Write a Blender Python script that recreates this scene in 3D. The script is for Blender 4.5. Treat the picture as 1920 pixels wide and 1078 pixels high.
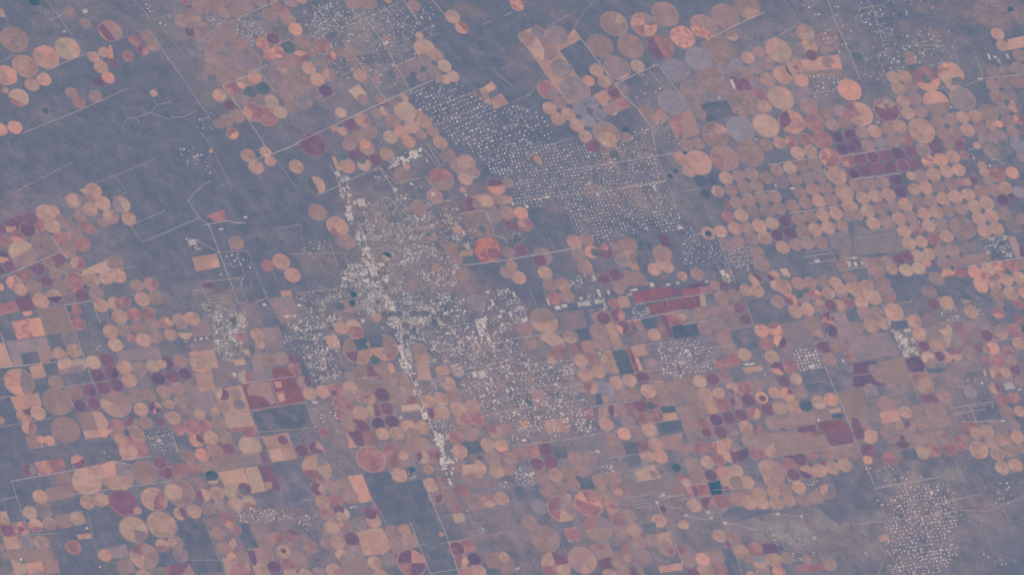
import bpy, math, random, hashlib
import numpy as np
from mathutils import Vector, Matrix

# ------------------------------------------------------------------ scene, camera, light, exposure
for o in list(bpy.data.objects):
    bpy.data.objects.remove(o)
SC = bpy.context.scene
COL = SC.collection
R = math.radians
W_PX, H_PX = 1920.0, 1078.0            # the survey sheet the field data below is written in
DIST, TILT, ROLL = 450000.0, 38.0, 32.0
SPAN = 1920 * 29.0                      # metres across the view at its centre
cam_d = bpy.data.cameras.new('camera')
cam = bpy.data.objects.new('camera', cam_d)
COL.objects.link(cam)
cam_d.sensor_width = 36.0
cam_d.lens = 36.0 * DIST / SPAN
cam_d.clip_start = 100.0
cam_d.clip_end = 2.0e6
CAM_P = np.array([0.0, -DIST * math.sin(R(TILT)), DIST * math.cos(R(TILT))])
fwd = -CAM_P / DIST
r0 = np.array([1.0, 0.0, 0.0])
u0 = np.cross(r0, fwd)
cr, sr = math.cos(R(ROLL)), math.sin(R(ROLL))
RIGHT = cr * r0 + sr * u0
UP = -sr * r0 + cr * u0
M = Matrix([[RIGHT[i], UP[i], -fwd[i], CAM_P[i]] for i in range(3)] + [[0, 0, 0, 1]])
cam.matrix_world = M
SC.camera = cam

SUN_EL, SUN_AZ = 56.0, 140.0            # azimuth: clockwise from +Y
world = bpy.data.worlds.new('World')
SC.world = world
world.use_nodes = True
wn = world.node_tree.nodes
bg = wn['Background']
sky = wn.new('ShaderNodeTexSky')
sky.sky_type = 'NISHITA'
sky.sun_disc = False
sky.sun_elevation = R(SUN_EL)
sky.sun_rotation = R(SUN_AZ)
world.node_tree.links.new(sky.outputs[0], bg.inputs[0])
bg.inputs[1].default_value = 0.10
sun_d = bpy.data.lights.new('sun', 'SUN')
sun_d.energy = 4.2
sun_d.angle = R(0.5)
sun_d.color = (1.0, 0.95, 0.88)
sun = bpy.data.objects.new('sun', sun_d)
COL.objects.link(sun)
to_sun = Vector((math.sin(R(SUN_AZ)) * math.cos(R(SUN_EL)), math.cos(R(SUN_AZ)) * math.cos(R(SUN_EL)), math.sin(R(SUN_EL))))
sun.rotation_euler = to_sun.to_track_quat('Z', 'Y').to_euler()
sun.location = (0, 0, 30000)

SC.view_settings.view_transform = 'Standard'
SC.view_settings.look = 'None'
SC.view_settings.gamma = 1.0
SC.view_settings.use_curve_mapping = False
SC.view_settings.exposure = EXPOSURE = 0.47
SC.cycles.filter_width = 1.9
SC.cycles.max_bounces = 6
SC.cycles.volume_bounces = 1
SC.cycles.transparent_max_bounces = 16

HAZE_DENSITY, HAZE_COLOR = 5.2e-7, (0.30, 0.68, 0.95)


def haze():
    x0, x1, y0, y1, z0, z1 = -330000, 330000, -420000, 330000, -60, 400000
    vs = [(x, y, z) for z in (z0, z1) for y in (y0, y1) for x in (x0, x1)]
    fs = [(0, 2, 3, 1), (4, 5, 7, 6), (0, 1, 5, 4), (2, 6, 7, 3), (0, 4, 6, 2), (1, 3, 7, 5)]
    me = bpy.data.meshes.new('haze')
    me.from_pydata(vs, [], fs)
    o = bpy.data.objects.new('haze', me)
    COL.objects.link(o)
    m = bpy.data.materials.new('haze')
    m.use_nodes = True
    nt = m.node_tree
    nt.nodes.clear()
    out = nt.nodes.new('ShaderNodeOutputMaterial')
    pv = nt.nodes.new('ShaderNodeVolumePrincipled')
    pv.inputs['Density'].default_value = HAZE_DENSITY
    pv.inputs['Color'].default_value = (*HAZE_COLOR, 1)
    pv.inputs['Anisotropy'].default_value = 0.0
    nt.links.new(pv.outputs[0], out.inputs['Volume'])
    me.materials.append(m)
    o['kind'] = 'stuff'
    o['label'] = 'thin pale blue haze of the air between the camera and the farmland'

ROADW, PADK, PADG, TOWNK, RADK, YARDK = 10.5, 1.05, .9, .95, .965, .82

DATA = """
T 0 0
255 5 46 K
105 297 104 C
187 498 92 B
345 430 95 B A/-60/.1
505 365 92 L B@-60:50
45 567 82 A B/150/0
38 678 26 B
240 635 54 B
330 597 53 B
142 733 74 L F/117/.4
0 970 54 A
112 955 55 A
825 235 86 C G/140/.08/.75 A/140/.78
1095 268 48 C
1010 305 46 F
1065 375 46 G F@-30:80
1147 345 48 C
957 422 46 F
702 428 45 B
780 393 43 B
757 503 52 B
842 473 38 G
735 615 43 H
812 583 47 A
537 697 46 C
592 770 46 F
715 722 50 C
340 830 25 K
1152 700 28 B
640 172 36 C
520 95 45 C
P A 815 345 835 340 852 440 815 440
P L 0 65 20 75 48 130 0 132
T 320 0
85 158 54 C
175 118 55 C B@20:160
148 240 44 C H/165/.05
180 245 42 C H/175/.1
235 210 52 D
295 315 88 D
415 245 82 C
405 100 42 C
335 40 62 C
230 40 70 C
110 15 30 F
335 335 60 C
450 350 60 D
575 448 100 D
450 10 62 D
500 85 58 I
570 40 55 D
670 5 55 C
740 112 53 C
843 92 52 F C@0:120
785 35 45 C
900 10 52 C
985 0 36 B
905 148 30 B
862 150 38 C
935 220 53 A
690 328 54 A*
765 290 52 G
800 390 50 A*
745 410 52 A*
880 355 54 J
815 215 65 M
985 310 63 C
1060 385 55 C
1205 425 44 G*
1140 340 55 F
975 427 52 F A@200:330
815 508 55 C B@20:160
885 465 55 C
1035 513 52 B
1125 480 52 D
1190 563 53 C B@90:260
1265 390 36 C
1100 597 53 B
1160 680 50 H
1015 620 54 C
935 677 46 C
1080 705 55 D
1000 760 60 D
905 575 70 I
910 805 58 I
870 720 50 C
395 578 54 C
480 540 58 I
545 627 50 C A@60:200
628 583 52 A
455 660 54 F A*@60:180
690 665 52 J
600 690 46 J
365 716 52 B A/160/.2
517 750 55 I
620 725 50 I
440 790 42 G
755 760 54 L
820 843 53 L
620 840 78 F A@110:220
720 870 82 F
285 750 55 M
225 672 46 M
360 930 40 C
415 905 52 C
497 870 56 C
462 1000 47 F A@-20:120
1275 845 44 L
1240 975 36 B F/90/.3
1065 1085 95 G
310 440 60 C
300 520 50 C
370 470 70 D
780 560 50 I
820 650 60 D
530 330 45 C
P O 555 700 590 655 640 680 640 710
T 640 0
85 20 55 C
205 20 60 C
540 50 48 C F@40:140
350 5 25 B
832 127 56 L C@200:300
903 208 52 A F/-45/-.05
25 398 40 C
85 465 40 C
142 568 50 B
190 517 30 C
255 595 32 C
370 415 20 C
625 368 80 L B/130/.2
708 412 54 C
622 452 52 D
540 490 54 D
455 540 52 D
772 495 52 L
688 535 54 I
836 573 48 L
780 595 40 L
735 590 34 C
600 575 40 D
470 735 32 B
385 765 36 C
430 745 30 I
160 745 42 C
295 745 40 C
478 835 82 L
322 830 38 L D/-30/.1
268 850 42 C
385 905 54 C
580 845 28 B
157 900 54 B F@-20:60
68 933 48 G
619 910 55 B
532 950 54 B
207 985 60 C
450 988 53 B A@110:290
368 1027 54 L
130 1025 54 C
505 1063 50 A
600 1010 40 C
685 985 46 C
740 1070 52 B
10 985 35 B
75 1060 50 C
180 1080 42 A
15 850 45 C
585 270 30 B
330 290 30 C
90 360 60 D
P L 48 680 130 632 192 708 118 750
P B 1060 660 1130 612 1165 660 1100 695
P B 1110 745 1200 700 1255 775 1150 825
P B 1030 665 1065 655 1110 725 1120 770 1085 770
P F 975 690 1005 675 1085 765 1065 770 1020 715 995 720
P A 1250 5 1278 0 1278 40
T 960 0
40 40 50 A* 
240 370 98 C L@90:240
195 245 52 D
335 270 78 D
110 290 60 C
370 515 78 D
470 672 112 D
265 675 74 F D@-20:70
360 770 52 C
280 812 52 B
345 893 52 B
422 857 52 B
487 940 52 B
550 1025 52 L
575 607 44 A
632 530 52 B
692 613 50 B
765 180 100 C L@-70:-10
660 345 98 C
888 348 100 C
785 510 98 D L/60/.75
940 495 52 L
988 187 98 A* F@90:170 D@270:360
1148 108 100 C
1112 357 100 F G/150/.15
1278 280 92 A*
1215 525 92 E
1195 768 100 E
505 815 52 E
600 770 52 E
655 860 52 E
570 905 52 E
705 1000 98 C F@20:90
760 690 50 G
740 820 52 L
850 1030 44 C
815 665 60 D
1000 835 50 C
770 975 20 C
P B 45 255 190 187 270 240 380 205 410 275 462 220 515 300 355 380 595 712 430 785 310 640
P A 605 715 690 675 740 745 678 805
P F 690 675 740 645 790 640 832 715 745 750
P C 678 805 745 755 800 835 735 870
P F 750 755 830 720 895 800 800 840
P B 1040 875 1110 810 1170 880 1060 935
P F 1170 890 1278 850 1278 1000 1230 1045
P K 825 970 855 955 885 985 830 992
T 1280 0
480 50 98 C B@20:130
318 122 102 C
155 200 98 C A*@45:200
0 285 92 A*
118 440 95 E
370 265 48 C L/90/.2
295 370 60 C
490 433 50 B
570 390 46 C
632 478 50 C
718 380 98 L A@160:225 B@225:290
920 250 66 B L/80/.05
870 370 48 D
950 350 62 B*
965 415 45 G
845 452 24 B
835 520 66 B H*/-30/.0/.5 H/150/.6
752 560 72 B
635 598 54 B
550 510 48 D
480 545 46 C
400 480 48 E
315 515 54 D
545 620 46 D
400 560 45 D
205 580 86 C
245 655 66 C
80 695 100 D
0 535 52 E
365 705 66 I
300 650 40 C
385 600 36 G
450 640 66 G
480 722 52 C
575 708 52 F
612 800 50 B
520 812 54 C
405 770 50 I
735 735 98 L A@-80:-20 B@20:80
890 605 52 A
885 680 64 D
945 795 66 C
970 830 40 F
1082 848 48 C
1178 830 50 C
1120 935 50 C
1215 920 50 C
990 920 72 F
815 915 98 A* G@140:250
625 943 98 L
435 970 102 E
245 1010 100 C B@-100:-20
25 1085 50 C
115 1075 48 C
1045 1050 72 F
1160 1030 46 H
1258 1015 50 H
920 1045 52 F
815 1060 48 F A@150:230
725 1070 48 B
625 1085 50 C
500 1090 50 C
1250 675 88 A
1260 800 30 F
20 780 10 E
135 850 40 I
1240 860 40 F
450 855 36 C
1090 470 50 C
P C 135 322 290 245 412 405 262 490
P B 872 450 1170 410 1195 510 915 540
P C 905 550 1190 512 1195 575 935 590
P A 1110 480 1180 470 1195 515 1120 520
P N 135 785 330 748 385 860 180 915
P C 345 760 405 690 470 790 380 850
P C 0 840 60 815 130 1010 0 1040
P C 80 790 130 785 180 915 130 900
P I 1000 260 1150 215 1180 370 1040 410
T 1600 0
-5 680 88 A
30 430 46 J
300 580 48 B
388 575 50 B
335 662 50 B
427 655 48 C
372 762 50 B
462 745 52 C
410 850 50 B
505 838 50 C
548 592 98 F A/75/.2
548 592 42 M
730 555 96 B A*@180:290
622 770 98 C A/-95/-.05
815 740 96 D
50 855 96 B* F@150:240
250 825 98 G L*@200:330
635 910 52 C
730 895 50 C
820 880 48 B
912 870 50 B
1015 850 72 C
1090 930 30 A
1030 940 40 B
945 960 50 C
855 975 52 B
765 990 52 C
675 1000 54 C
512 980 98 B
350 950 50 B
262 965 54 C
160 985 52 B
68 990 50 C
0 1015 24 H
395 1040 50 F
300 1060 50 C
205 1070 48 D
110 1090 52 C
1090 1030 66 D
985 1045 50 D
1195 995 50 I
1160 910 54 I
1240 895 45 F A*@100:260
1270 985 30 I
1220 1075 46 E
1120 820 50 D
1210 800 48 B I/-20/.1
1078 725 56 I
1178 712 50 D
1255 700 40 M
1042 635 50 C
1135 620 52 I
1235 610 55 C
1045 540 52 I
1145 530 50 D
1235 510 50 I
1240 415 48 C
1080 255 50 B
1115 345 46 B
720 1075 48 C
800 1060 40 F
620 1080 36 G
925 1090 30 B
730 640 42 B
P M 735 590 800 575 830 600 805 630 735 645
P B 1150 300 1278 270 1278 355 1165 380
P N 0 290 120 285 135 360 0 365
P K 1150 60 1190 50 1205 80 1165 95
P C 380 400 450 390 480 480 400 490
T 0 270
548 422 58 B
700 350 60 B
770 445 58 B
675 490 55 B
608 412 28 D
675 405 38 C
830 545 60 B C@-60:100
770 592 36 C
910 455 66 L D/150/.05
965 560 54 B
333 515 64 B
395 508 52 B
395 613 60 B
450 555 34 C
600 545 42 C
600 500 32 C
480 605 34 C
225 560 58 G
140 565 34 G
208 643 60 H
70 620 48 B G@-175:0
125 695 48 F A@20:170
40 728 46 F
10 640 38 G
280 600 62 F
335 755 100 I
170 815 104 C L@150:330
15 845 50 A H@-175:10
70 915 46 G
0 945 36 H
150 885 50 D
560 670 60 C
635 612 42 F
670 640 38 F
465 710 60 F
610 750 62 F
510 800 58 C
440 865 48 G
365 895 48 C
285 935 56 G
585 895 58 B F@-90:120
495 935 50 C
415 970 48 C
350 1030 50 G
185 985 56 F
105 1040 60 C A@120:260
255 1070 55 C
455 1060 52 C
560 1020 68 F
685 1020 60 B
795 1000 56 B
888 990 56 B
860 895 60 C
1025 1060 50 C
1130 1050 56 C F@-60:90
0 1070 30 A
P L 590 345 640 325 660 375 640 380
P G 30 575 240 515 275 550 130 640 70 590
P L 605 985 620 945 800 868 880 850 925 935
R 1.3 0 1002 455 808
R 1.2 380 690 460 808 510 860
R 1.2 100 970 180 1075
R 1 560 955 605 985 1020 915
R .8 130 350 550 135
R .9 725 290 860 240 1170 105
R 1 975 608 1065 738 1278 648
R .8 980 608 1240 500
R .7 500 570 600 510
R .7 860 240 950 365 830 412
T 320 270
580 88 54 B
640 175 56 B
745 130 42 B
710 60 44 B
940 170 54 B
1070 35 102 G
1085 310 72 J B/-25/.0
1245 615 78 B F@20:150
492 742 56 C
725 908 48 F
828 880 64 B
912 982 60 B
1100 510 70 C
1230 330 30 J
P F 260 540 400 490 415 570 330 580
P B 160 850 345 820 365 920 190 955
P B 300 870 360 860 370 920 310 930
P G 235 1035 305 1035 340 1078 245 1078
P O 490 610 560 585 600 630 510 640
P A 285 60 300 25 315 55 305 70
P B 1205 95 1230 95 1278 200 1240 190
R 1.3 -10 650 215 555 125 422 250 300 295 280
R 1 345 330 440 290 300 20
R 1.2 590 140 745 72
R 1.5 690 0 760 77 950 0
R .8 770 100 885 250 940 330
R 1.2 1095 385 1265 310 1190 150
R 1.3 240 610 430 575 490 595 560 590
R 1.5 285 610 465 1078
R 1 350 810 575 800 690 1078
R 1 425 710 460 800
R 1.2 230 1035 555 1000
R 1 490 815 555 990
R 1 420 830 465 930
R 1 395 900 460 900
R 1 510 1000 530 1078
R .8 220 560 290 610
R .8 760 950 810 1060
R .8 810 632 970 605 990 740
R 1 1175 700 1255 920
R .8 900 825 1278 815
R .8 200 720 350 810
T 640 270
55 10 48 C
105 72 54 G
193 35 54 B
258 118 50 G
340 78 52 B
170 155 52 L M@200:300
15 95 34 J
45 165 60 B
430 50 56 M
515 0 44 A
750 5 54 C
800 85 58 I
880 160 65 C
935 140 64 B
990 215 48 C
930 258 56 B
750 265 92 C F@160:350
460 230 60 I
490 170 26 B
910 345 24 B
1160 320 68 A G@180:345
1250 290 40 I
980 460 65 G I@-90:50
1150 430 60 C
1090 430 50 L
1170 465 20 G
1140 540 55 D
1245 515 58 C
1265 610 40 G
1055 640 32 J
675 690 40 C J@180:290
730 615 24 I
895 750 30 M
820 785 55 C
1142 820 46 V
P X* 990 770 1000 730 1040 704 1100 698 1150 706 1183 760 1192 810 1180 850 1150 880 1060 890 1035 868 1008 828
1140 820 50 F A*@0:10
1250 815 48 C
1275 910 40 B
340 840 34 K L/115/.1
860 860 50 C
710 925 34 C
870 640 38 B
5 625 52 B
40 730 66 C
700 390 60 C
580 480 60 C
530 1040 70 D
900 970 55 C
1240 960 50 C
P B 915 415 1030 380 1278 390 1278 440 1060 480
P I 890 530 1075 500 1140 690 960 690
P B 890 800 985 790 985 840 890 840
R 1.5 25 285 285 175
R 1 290 180 415 300
R 1.2 290 190 390 330
R 1 330 170 460 300
R 1.3 625 240 705 345
R 1.1 600 10 720 175 780 145 660 0
R 1.1 640 0 740 155
R 1.2 320 405 350 405 480 520 570 580
R .9 400 440 470 410 550 420 640 425 650 480
R .8 570 400 570 460
R 1.2 680 450 820 420
R 1.4 510 645 705 615
R 2 125 580 305 1078
R 1.2 160 830 240 1000
R 1.6 880 525 1080 495 1150 690
R 1.6 910 910 1278 865
R .8 1040 920 1060 1000
R .8 870 500 890 700
R 1.5 1030 650 1050 690
R 1.2 1150 690 1210 700 1250 750
R 1.2 855 215 1010 255
R 1 900 230 1050 200
R .8 1140 230 1278 190
R .8 400 300 620 250
T 960 270
610 20 52 G
720 -30 65 B
735 75 50 I
765 80 36 J
190 115 30 B
68 518 52 A
0 610 48 G
97 602 54 F
75 602 30 B
70 795 50 G
210 870 50 G
15 905 52 B
50 1000 55 B
247 965 54 B
285 1055 52 C
380 1050 54 C
468 732 57 B
560 715 52 C
500 825 54 C
545 920 60 C
597 808 54 A
622 812 34 J
705 818 46 G
795 775 52 C
885 755 55 C
690 770 30 F*
825 870 54 D
925 855 48 I J@-60:60
770 980 50 G
690 1010 50 G
810 1050 54 C
1065 938 50 B
1165 925 46 B
1275 990 38 B
1185 240 19 K
1225 205 22 K
1270 110 56 B
1125 820 70 C
230 840 70 D
P G 160 840 245 835 205 920
P G 655 800 740 795 755 830 660 845
P B 720 740 880 715 960 740 900 830 960 950 900 940 790 820
P O 930 740 970 725 990 790 960 800
P O 1010 750 1040 745 1045 780 1020 785
P H 1085 690 1165 675 1190 770 1130 770
P B 1055 800 1150 780 1200 930 1100 950
P O 985 900 1010 900 1020 945 985 945
P C 820 940 960 960 1030 1060 860 1060
P G 640 1015 720 995 720 1040 640 1035
R 1.6 -10 862 525 775
R 1.3 310 215 1080 92 1240 490
R 1.3 1065 0 1085 92
R 1.2 1085 92 1220 70
R 1.6 765 340 1150 280
R .9 100 105 310 0
R 1 1240 485 860 545
R .9 400 430 620 515
R 1 -10 455 100 445
R .9 390 430 480 580 600 560
R .9 430 540 490 680
R 1.2 560 860 600 950 630 1030
R .9 100 420 760 345
R .9 270 700 320 790
R .7 0 420 380 360
R .7 310 250 390 430
R .7 560 170 590 340
R .7 650 380 700 520
T 1280 270
20 0 60 C
120 140 100 B
315 105 104 C F@100:200
508 80 100 C
630 10 54 C
730 5 48 C
50 200 52 B
860 68 52 B
957 55 50 B
1050 0 72 F
1195 40 48 H
1265 30 40 H
1100 105 78 F A*@120:310
1240 125 56 F A*@80:150
1275 225 50 H
1155 240 74 B
1210 368 72 B
1245 465 54 B
1275 300 30 B
705 195 48 C
803 182 50 B L@150:240
895 165 50 C
990 150 52 C
1030 235 54 D
935 250 54 D
840 270 50 C
742 285 52 D
630 252 52 C
518 225 52 C
420 240 48 C
325 255 52 B
135 280 52 O
230 270 48 O
170 375 46 O
262 355 48 C L/180/.4
360 345 50 C
462 325 52 C
555 315 50 C
305 450 50 J F@-80:80
402 440 50 C
497 425 52 C
592 405 52 C
690 395 50 C
340 545 46 F
440 535 52 B
530 515 52 I
632 498 52 C
725 485 50 C
825 465 52 C
920 440 50 C
878 365 50 C
975 345 50 B
1072 333 52 C
1020 430 52 B
1110 425 52 C
768 578 50 H
707 685 50 H
805 670 49 H
865 565 50 C
955 545 52 C
1050 535 48 B
1148 520 50 B
670 595 50 B
575 615 56 B
483 630 50 C
390 632 52 B
285 655 50 B
190 668 52 B
193 672 26 K
520 710 54 C
615 705 54 B
900 655 52 C
993 640 52 B
1090 625 52 B
1190 610 50 C
1245 540 48 D
750 775 52 B
845 755 48 C
935 745 52 C
1033 735 54 C
415 735 50 C
335 750 60 D
560 820 56 C
590 900 58 C
20 995 50 B
110 975 52 C
210 985 40 M
345 960 34 D
545 1010 52 B G/-45/.1
680 995 50 B H/125/.1
760 1070 56 B
700 1060 44 B
865 1045 50 B
955 1040 50 C
1055 1030 50 C
1145 1040 48 B
1250 1000 50 C
310 1060 36 G
240 1060 40 C
475 1095 50 B
1200 910 50 C
1230 840 55 D
560 1100 50 B
1180 1080 44 B
1260 1080 44 B
P L 725 935 780 930 810 1000 750 980
P S 1080 680 1240 640 1278 800 1120 780
P H 40 1050 160 1035 180 1078 30 1078
P K 0 60 40 60 30 78 0 75
R 1.4 640 158 1030 97
R 1.4 1170 95 1278 78
R 1.2 1165 80 1215 195
R 1.2 1055 185 1195 165
R 1.2 1060 190 1105 290
R 1.2 430 385 720 345
R .8 0 355 130 340
R 1.3 800 520 1190 465
R 1.3 265 710 395 1040
R 1 250 700 320 690
R 1.2 910 815 1110 787 1140 870
R 1.1 920 845 1120 815
R 1.2 945 895 1150 865
R 1 980 800 1000 870
R 1.2 1170 948 1278 930
R .8 330 800 500 770
R .8 330 830 510 800
R .8 330 860 520 830
R .8 340 885 540 875
R .8 420 910 545 890
R .8 860 705 1000 690
T 1600 270
10 10 50 H
110 10 50 C
300 0 45 C
55 115 50 G
148 100 50 G
240 85 52 G
333 72 50 H
430 58 48 G
90 205 52 G
182 190 52 G
277 178 52 G
370 165 50 G
465 150 48 G
5 225 46 H
525 45 58 I
618 28 48 H
710 20 52 C
800 10 40 G
562 130 52 A*
655 120 52 A
745 95 52 B
830 85 34 F
1030 55 54 C
1130 30 58 M
1240 15 54 E
1270 95 48 D
965 165 36 B
980 210 36 B
1078 228 66 F
1190 215 50 A
1010 275 40 C
600 230 52 B
695 205 50 B
790 195 50 B
505 245 54 C
430 240 34 B
320 268 52 H
355 360 48 H
35 310 54 C
125 300 52 C
220 290 50 C
70 405 50 B
165 390 52 B
262 380 52 B
390 455 52 B A@200:300
455 340 48 B
545 330 52 B
635 320 52 C
735 300 52 C
805 285 34 F
850 285 34 B
900 275 40 G
957 360 54 C
1060 345 50 C
1140 330 50 B
860 380 50 B
1120 420 52 H
1185 395 30 H
1240 360 46 E
675 410 52 B
765 395 52 B
580 425 52 C
485 435 52 C
110 500 52 B
205 480 52 C
300 465 48 C
5 465 30 B
30 530 46 C
148 595 52 B
245 580 52 C
340 560 52 B
430 545 50 C
530 525 50 B
620 510 52 B
715 500 52 C
810 485 52 C
905 468 52 B
1000 445 54 B
380 655 52 B
475 635 52 C F@-60:120
565 615 52 L
660 605 50 C
820 630 92 C
940 560 52 B
1035 540 54 B
1130 525 54 C
980 650 54 B
1075 635 54 B
1200 605 56 D
1270 560 48 C
415 745 52 B
508 732 48 B
605 712 54 F
698 692 52 B
740 795 54 C
655 805 50 C
835 770 52 D
475 838 50 L
565 825 48 B
680 895 52 C
778 880 52 C
490 930 52 L
395 943 52 L
548 890 34 A
110 890 44 C
185 885 44 C
252 875 42 C
345 860 50 G
410 845 42 G
170 935 66 C
290 935 46 B
620 1005 54 C
715 985 56 A M/80/.0
800 960 46 F
910 960 54 A
1010 940 54 B
1085 920 56 A*
1190 910 50 F
1265 900 46 C
950 1045 52 A
1060 1060 44 B
1150 1020 48 B
1240 1000 50 B
1110 1000 50 A*
210 1050 70 C
100 1065 50 B
20 1075 44 B
0 1000 20 D
1250 1090 50 C
1000 1000 44 F*
P M 870 740 930 720 985 800 900 820
P S 0 572 100 640 308 612 385 800 80 832 0 832
P C 950 810 1000 805 1030 880 980 880
P C 1160 690 1210 690 1278 850 1220 850
P G 1240 780 1278 760 1278 850 1250 845
P C 820 830 960 820 1000 890 830 905
P O 370 225 405 220 430 310 380 310
R 1.4 0 80 280 35
R 1.4 0 265 350 222
R 1.1 300 590 390 800
R .7 0 710 310 670
R 1.2 -10 850 80 860 150 1078
R 1.2 -10 930 90 920
R 1.6 830 920 1278 850
R 1 945 715 1040 900
R 1.2 945 715 1150 685 1220 850
R 1.1 1190 665 1278 645
R 1 440 975 590 960
R .9 860 45 960 20 1130 160
T 0 540
405 62 58 B H/85/.05
515 75 54 I
615 55 52 G
720 42 56 C
270 10 60 I
560 -20 56 F
440 -10 62 C
305 95 62 B
155 10 50 B
560 165 50 F
587 267 54 F
515 378 54 D
757 132 54 B
860 117 54 B F@-90:60
940 100 42 F
1065 82 56 B
1165 68 56 C
1030 -10 52 B
1140 -30 52 F
895 215 58 B
1000 195 54 F
1110 185 52 F
928 312 56 C
1035 292 54 C
1140 275 56 C
1235 260 48 F A@-90:0
1275 350 48 B
828 325 56 B
865 425 56 L
985 375 36 F
1075 388 58 B
1168 370 50 C
450 490 54 B K/-50/.75
555 470 56 B
495 580 64 L
592 575 56 L B@20:160
698 557 56 L
800 537 54 G
730 655 54 G H@-60:90
835 632 56 G H@-60:90
930 592 56 B
1045 605 58 C
1145 582 54 L
1245 565 50 H
1210 570 40 L
970 690 56 B
1075 700 44 D
1185 678 52 H
1275 660 44 G
420 705 58 C
668 768 54 G H@-80:90
772 750 52 G
875 730 54 G H@-60:100
600 882 54 H
703 865 53 G
430 850 112 C
490 1060 106 C
870 865 112 C L@60:200
145 705 112 B D@-80:70 A@70:150
80 680 52 A*
285 935 56 B
180 950 58 B
218 1045 56 F A@100:270
560 780 60 C
1015 805 58 C
1120 800 54 C
1225 775 54 C
1160 892 50 H B@-90:10 A@80:110
1055 908 54 B
1200 1000 36 G
1090 1005 54 C
875 1035 58 F
985 1020 54 C G@150:300
1250 860 44 C
1270 965 40 B
0 990 34 B
880 1100 54 C
1030 1100 50 B
P F -10 130 110 90 150 170 -10 210
P G 110 90 215 38 260 155 150 172
P C 265 150 485 120 550 325 340 355
P A* 85 260 200 225 290 240 340 355 130 385
P A 215 230 300 220 340 350 250 365 225 300
P A 165 180 235 170 240 200 180 212
P D 45 400 345 365 380 460 275 470 320 570 105 590
P E 155 490 280 470 305 570 175 580
P C 275 470 380 460 415 555 320 570
P B -10 415 35 410 100 590 -10 598
P B 215 590 315 570 350 660 250 682
P O 490 130 535 128 545 170 505 180
P O 370 535 405 530 410 550 375 555
P D 440 610 620 570 640 620 450 650
P A 75 815 170 800 195 905 115 912
P B 170 800 285 785 315 880 190 900
P C 565 940 700 920 800 1078 640 1110
P B 690 920 760 930 815 1000 800 1078 750 1100
P E 110 195 165 190 170 225 115 240
P G 165 910 225 905 230 950 190 945
P D 870 480 1180 430 1210 530 900 540
R 1.2 0 330 40 440
R 1.1 480 130 690 95 750 270 
R 1.4 0 598 315 565
R 1.1 485 130 700 715
R .9 800 180 845 490 
R 1 700 715 740 770
R .9 0 820 80 810
R .9 0 1040 390 970
R .8 1090 750 1165 830
R 1 1180 430 1210 520
R .9 470 740 820 690
R .9 480 740 560 900
R .8 350 560 640 530
T 320 540
65 240 54 B
160 228 56 B
80 270 44 C
-5 265 24 B
105 335 54 L M@180:360
0 360 50 F
0 450 40 M
72 545 54 C
-5 560 26 H
10 660 52 H
110 642 52 H
150 740 54 C
45 750 56 C
82 850 55 C
-5 870 36 B
20 970 54 B
118 950 52 I
215 945 44 B
60 1060 48 F
160 1045 54 F
255 1025 54 F
365 1010 54 C
335 920 34 B
470 243 28 J
585 460 52 M J@-80:60 L@80:180
650 350 54 L F@50:80 F@230:260
672 420 36 B
725 535 52 C
825 525 58 C
200 555 60 L
205 557 16 I
555 665 54 L F@-80:70
390 795 50 G L@120:260
487 790 42 C
512 870 46 D
405 890 40 C
1000 700 56 C G@-80:60
1040 790 52 B
1140 775 54 B
1230 765 54 F
1222 785 28 G
1270 850 52 F
1270 950 40 F
1270 140 34 J
930 600 50 F
920 530 40 G
735 350 60 D
1190 290 30 M
1275 300 50 B
520 370 36 F
P D 125 795 320 765 360 890 160 910
P B 180 640 430 620 440 720 230 775
P A 150 480 190 465 280 600 230 635 160 610
P B 190 680 330 740 340 760 220 775
P L 130 480 330 460 360 600 240 640
P D 300 600 420 590 440 720 330 740
P B 320 765 525 725 600 915 390 950
P L 400 950 590 920 630 1030 430 1050
P L 470 540 545 525 570 570 480 580
P V 755 600 900 580 940 660 775 690
P F 900 585 940 580 960 650 940 660
P V 535 720 745 690 800 880 595 910
P C 570 750 600 710 740 700 790 860 755 870 690 810 580 800
P V 755 690 940 660 1000 850 805 880
P A* 770 700 825 695 830 740 790 745
P A* 785 780 840 770 860 840 815 855
P F 450 1055 640 1030 650 1078 440 1078
P D 610 500 680 490 720 690 620 700
P D 510 115 640 105 700 290 580 305
P D 720 80 910 60 980 240 830 270
P D 700 300 800 290 850 460 720 480
P B 820 20 900 15 910 55 835 65
P L 490 200 540 190 570 290 530 300
P B 1150 360 1240 345 1275 450 1190 460
P E 600 930 1000 865 1080 1060 650 1078
P D 160 300 260 240 310 350 170 370
P D 130 420 330 390 340 450 160 470
P E 960 540 1000 530 1040 660 990 660
P O 1160 200 1190 200 1190 270 1165 270
R 1 240 0 310 150
R 1.1 460 0 505 115 575 103 530 0
R .8 160 20 250 15
R .8 160 40 250 35
R .8 240 100 390 70
R .8 200 135 290 120
R .8 240 70 370 55
R .8 270 110 380 100
R .8 380 50 410 120
R .8 400 50 430 115
R .8 430 50 450 110
R 1.1 640 105 725 75 690 0
R .8 535 20 600 -5
R 1.2 530 715 940 660
R 1.1 750 690 805 880
R .9 590 915 1000 855
R .9 610 930 640 1078
R .8 650 1078 1090 1045
R .8 1005 850 1060 950
R 1.2 800 290 850 420
R .8 900 590 940 660
R 1 550 150 580 300
R .8 310 250 410 240
R .9 940 40 1278 0
R 1 850 400 1150 330
R .8 860 460 1100 420
R .8 1000 510 1200 480
R .7 1050 700 1278 640
R .7 1250 470 1278 560
T 640 540
90 48 27 K
82 112 26 K
90 285 56 B L/-95/.0
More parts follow.
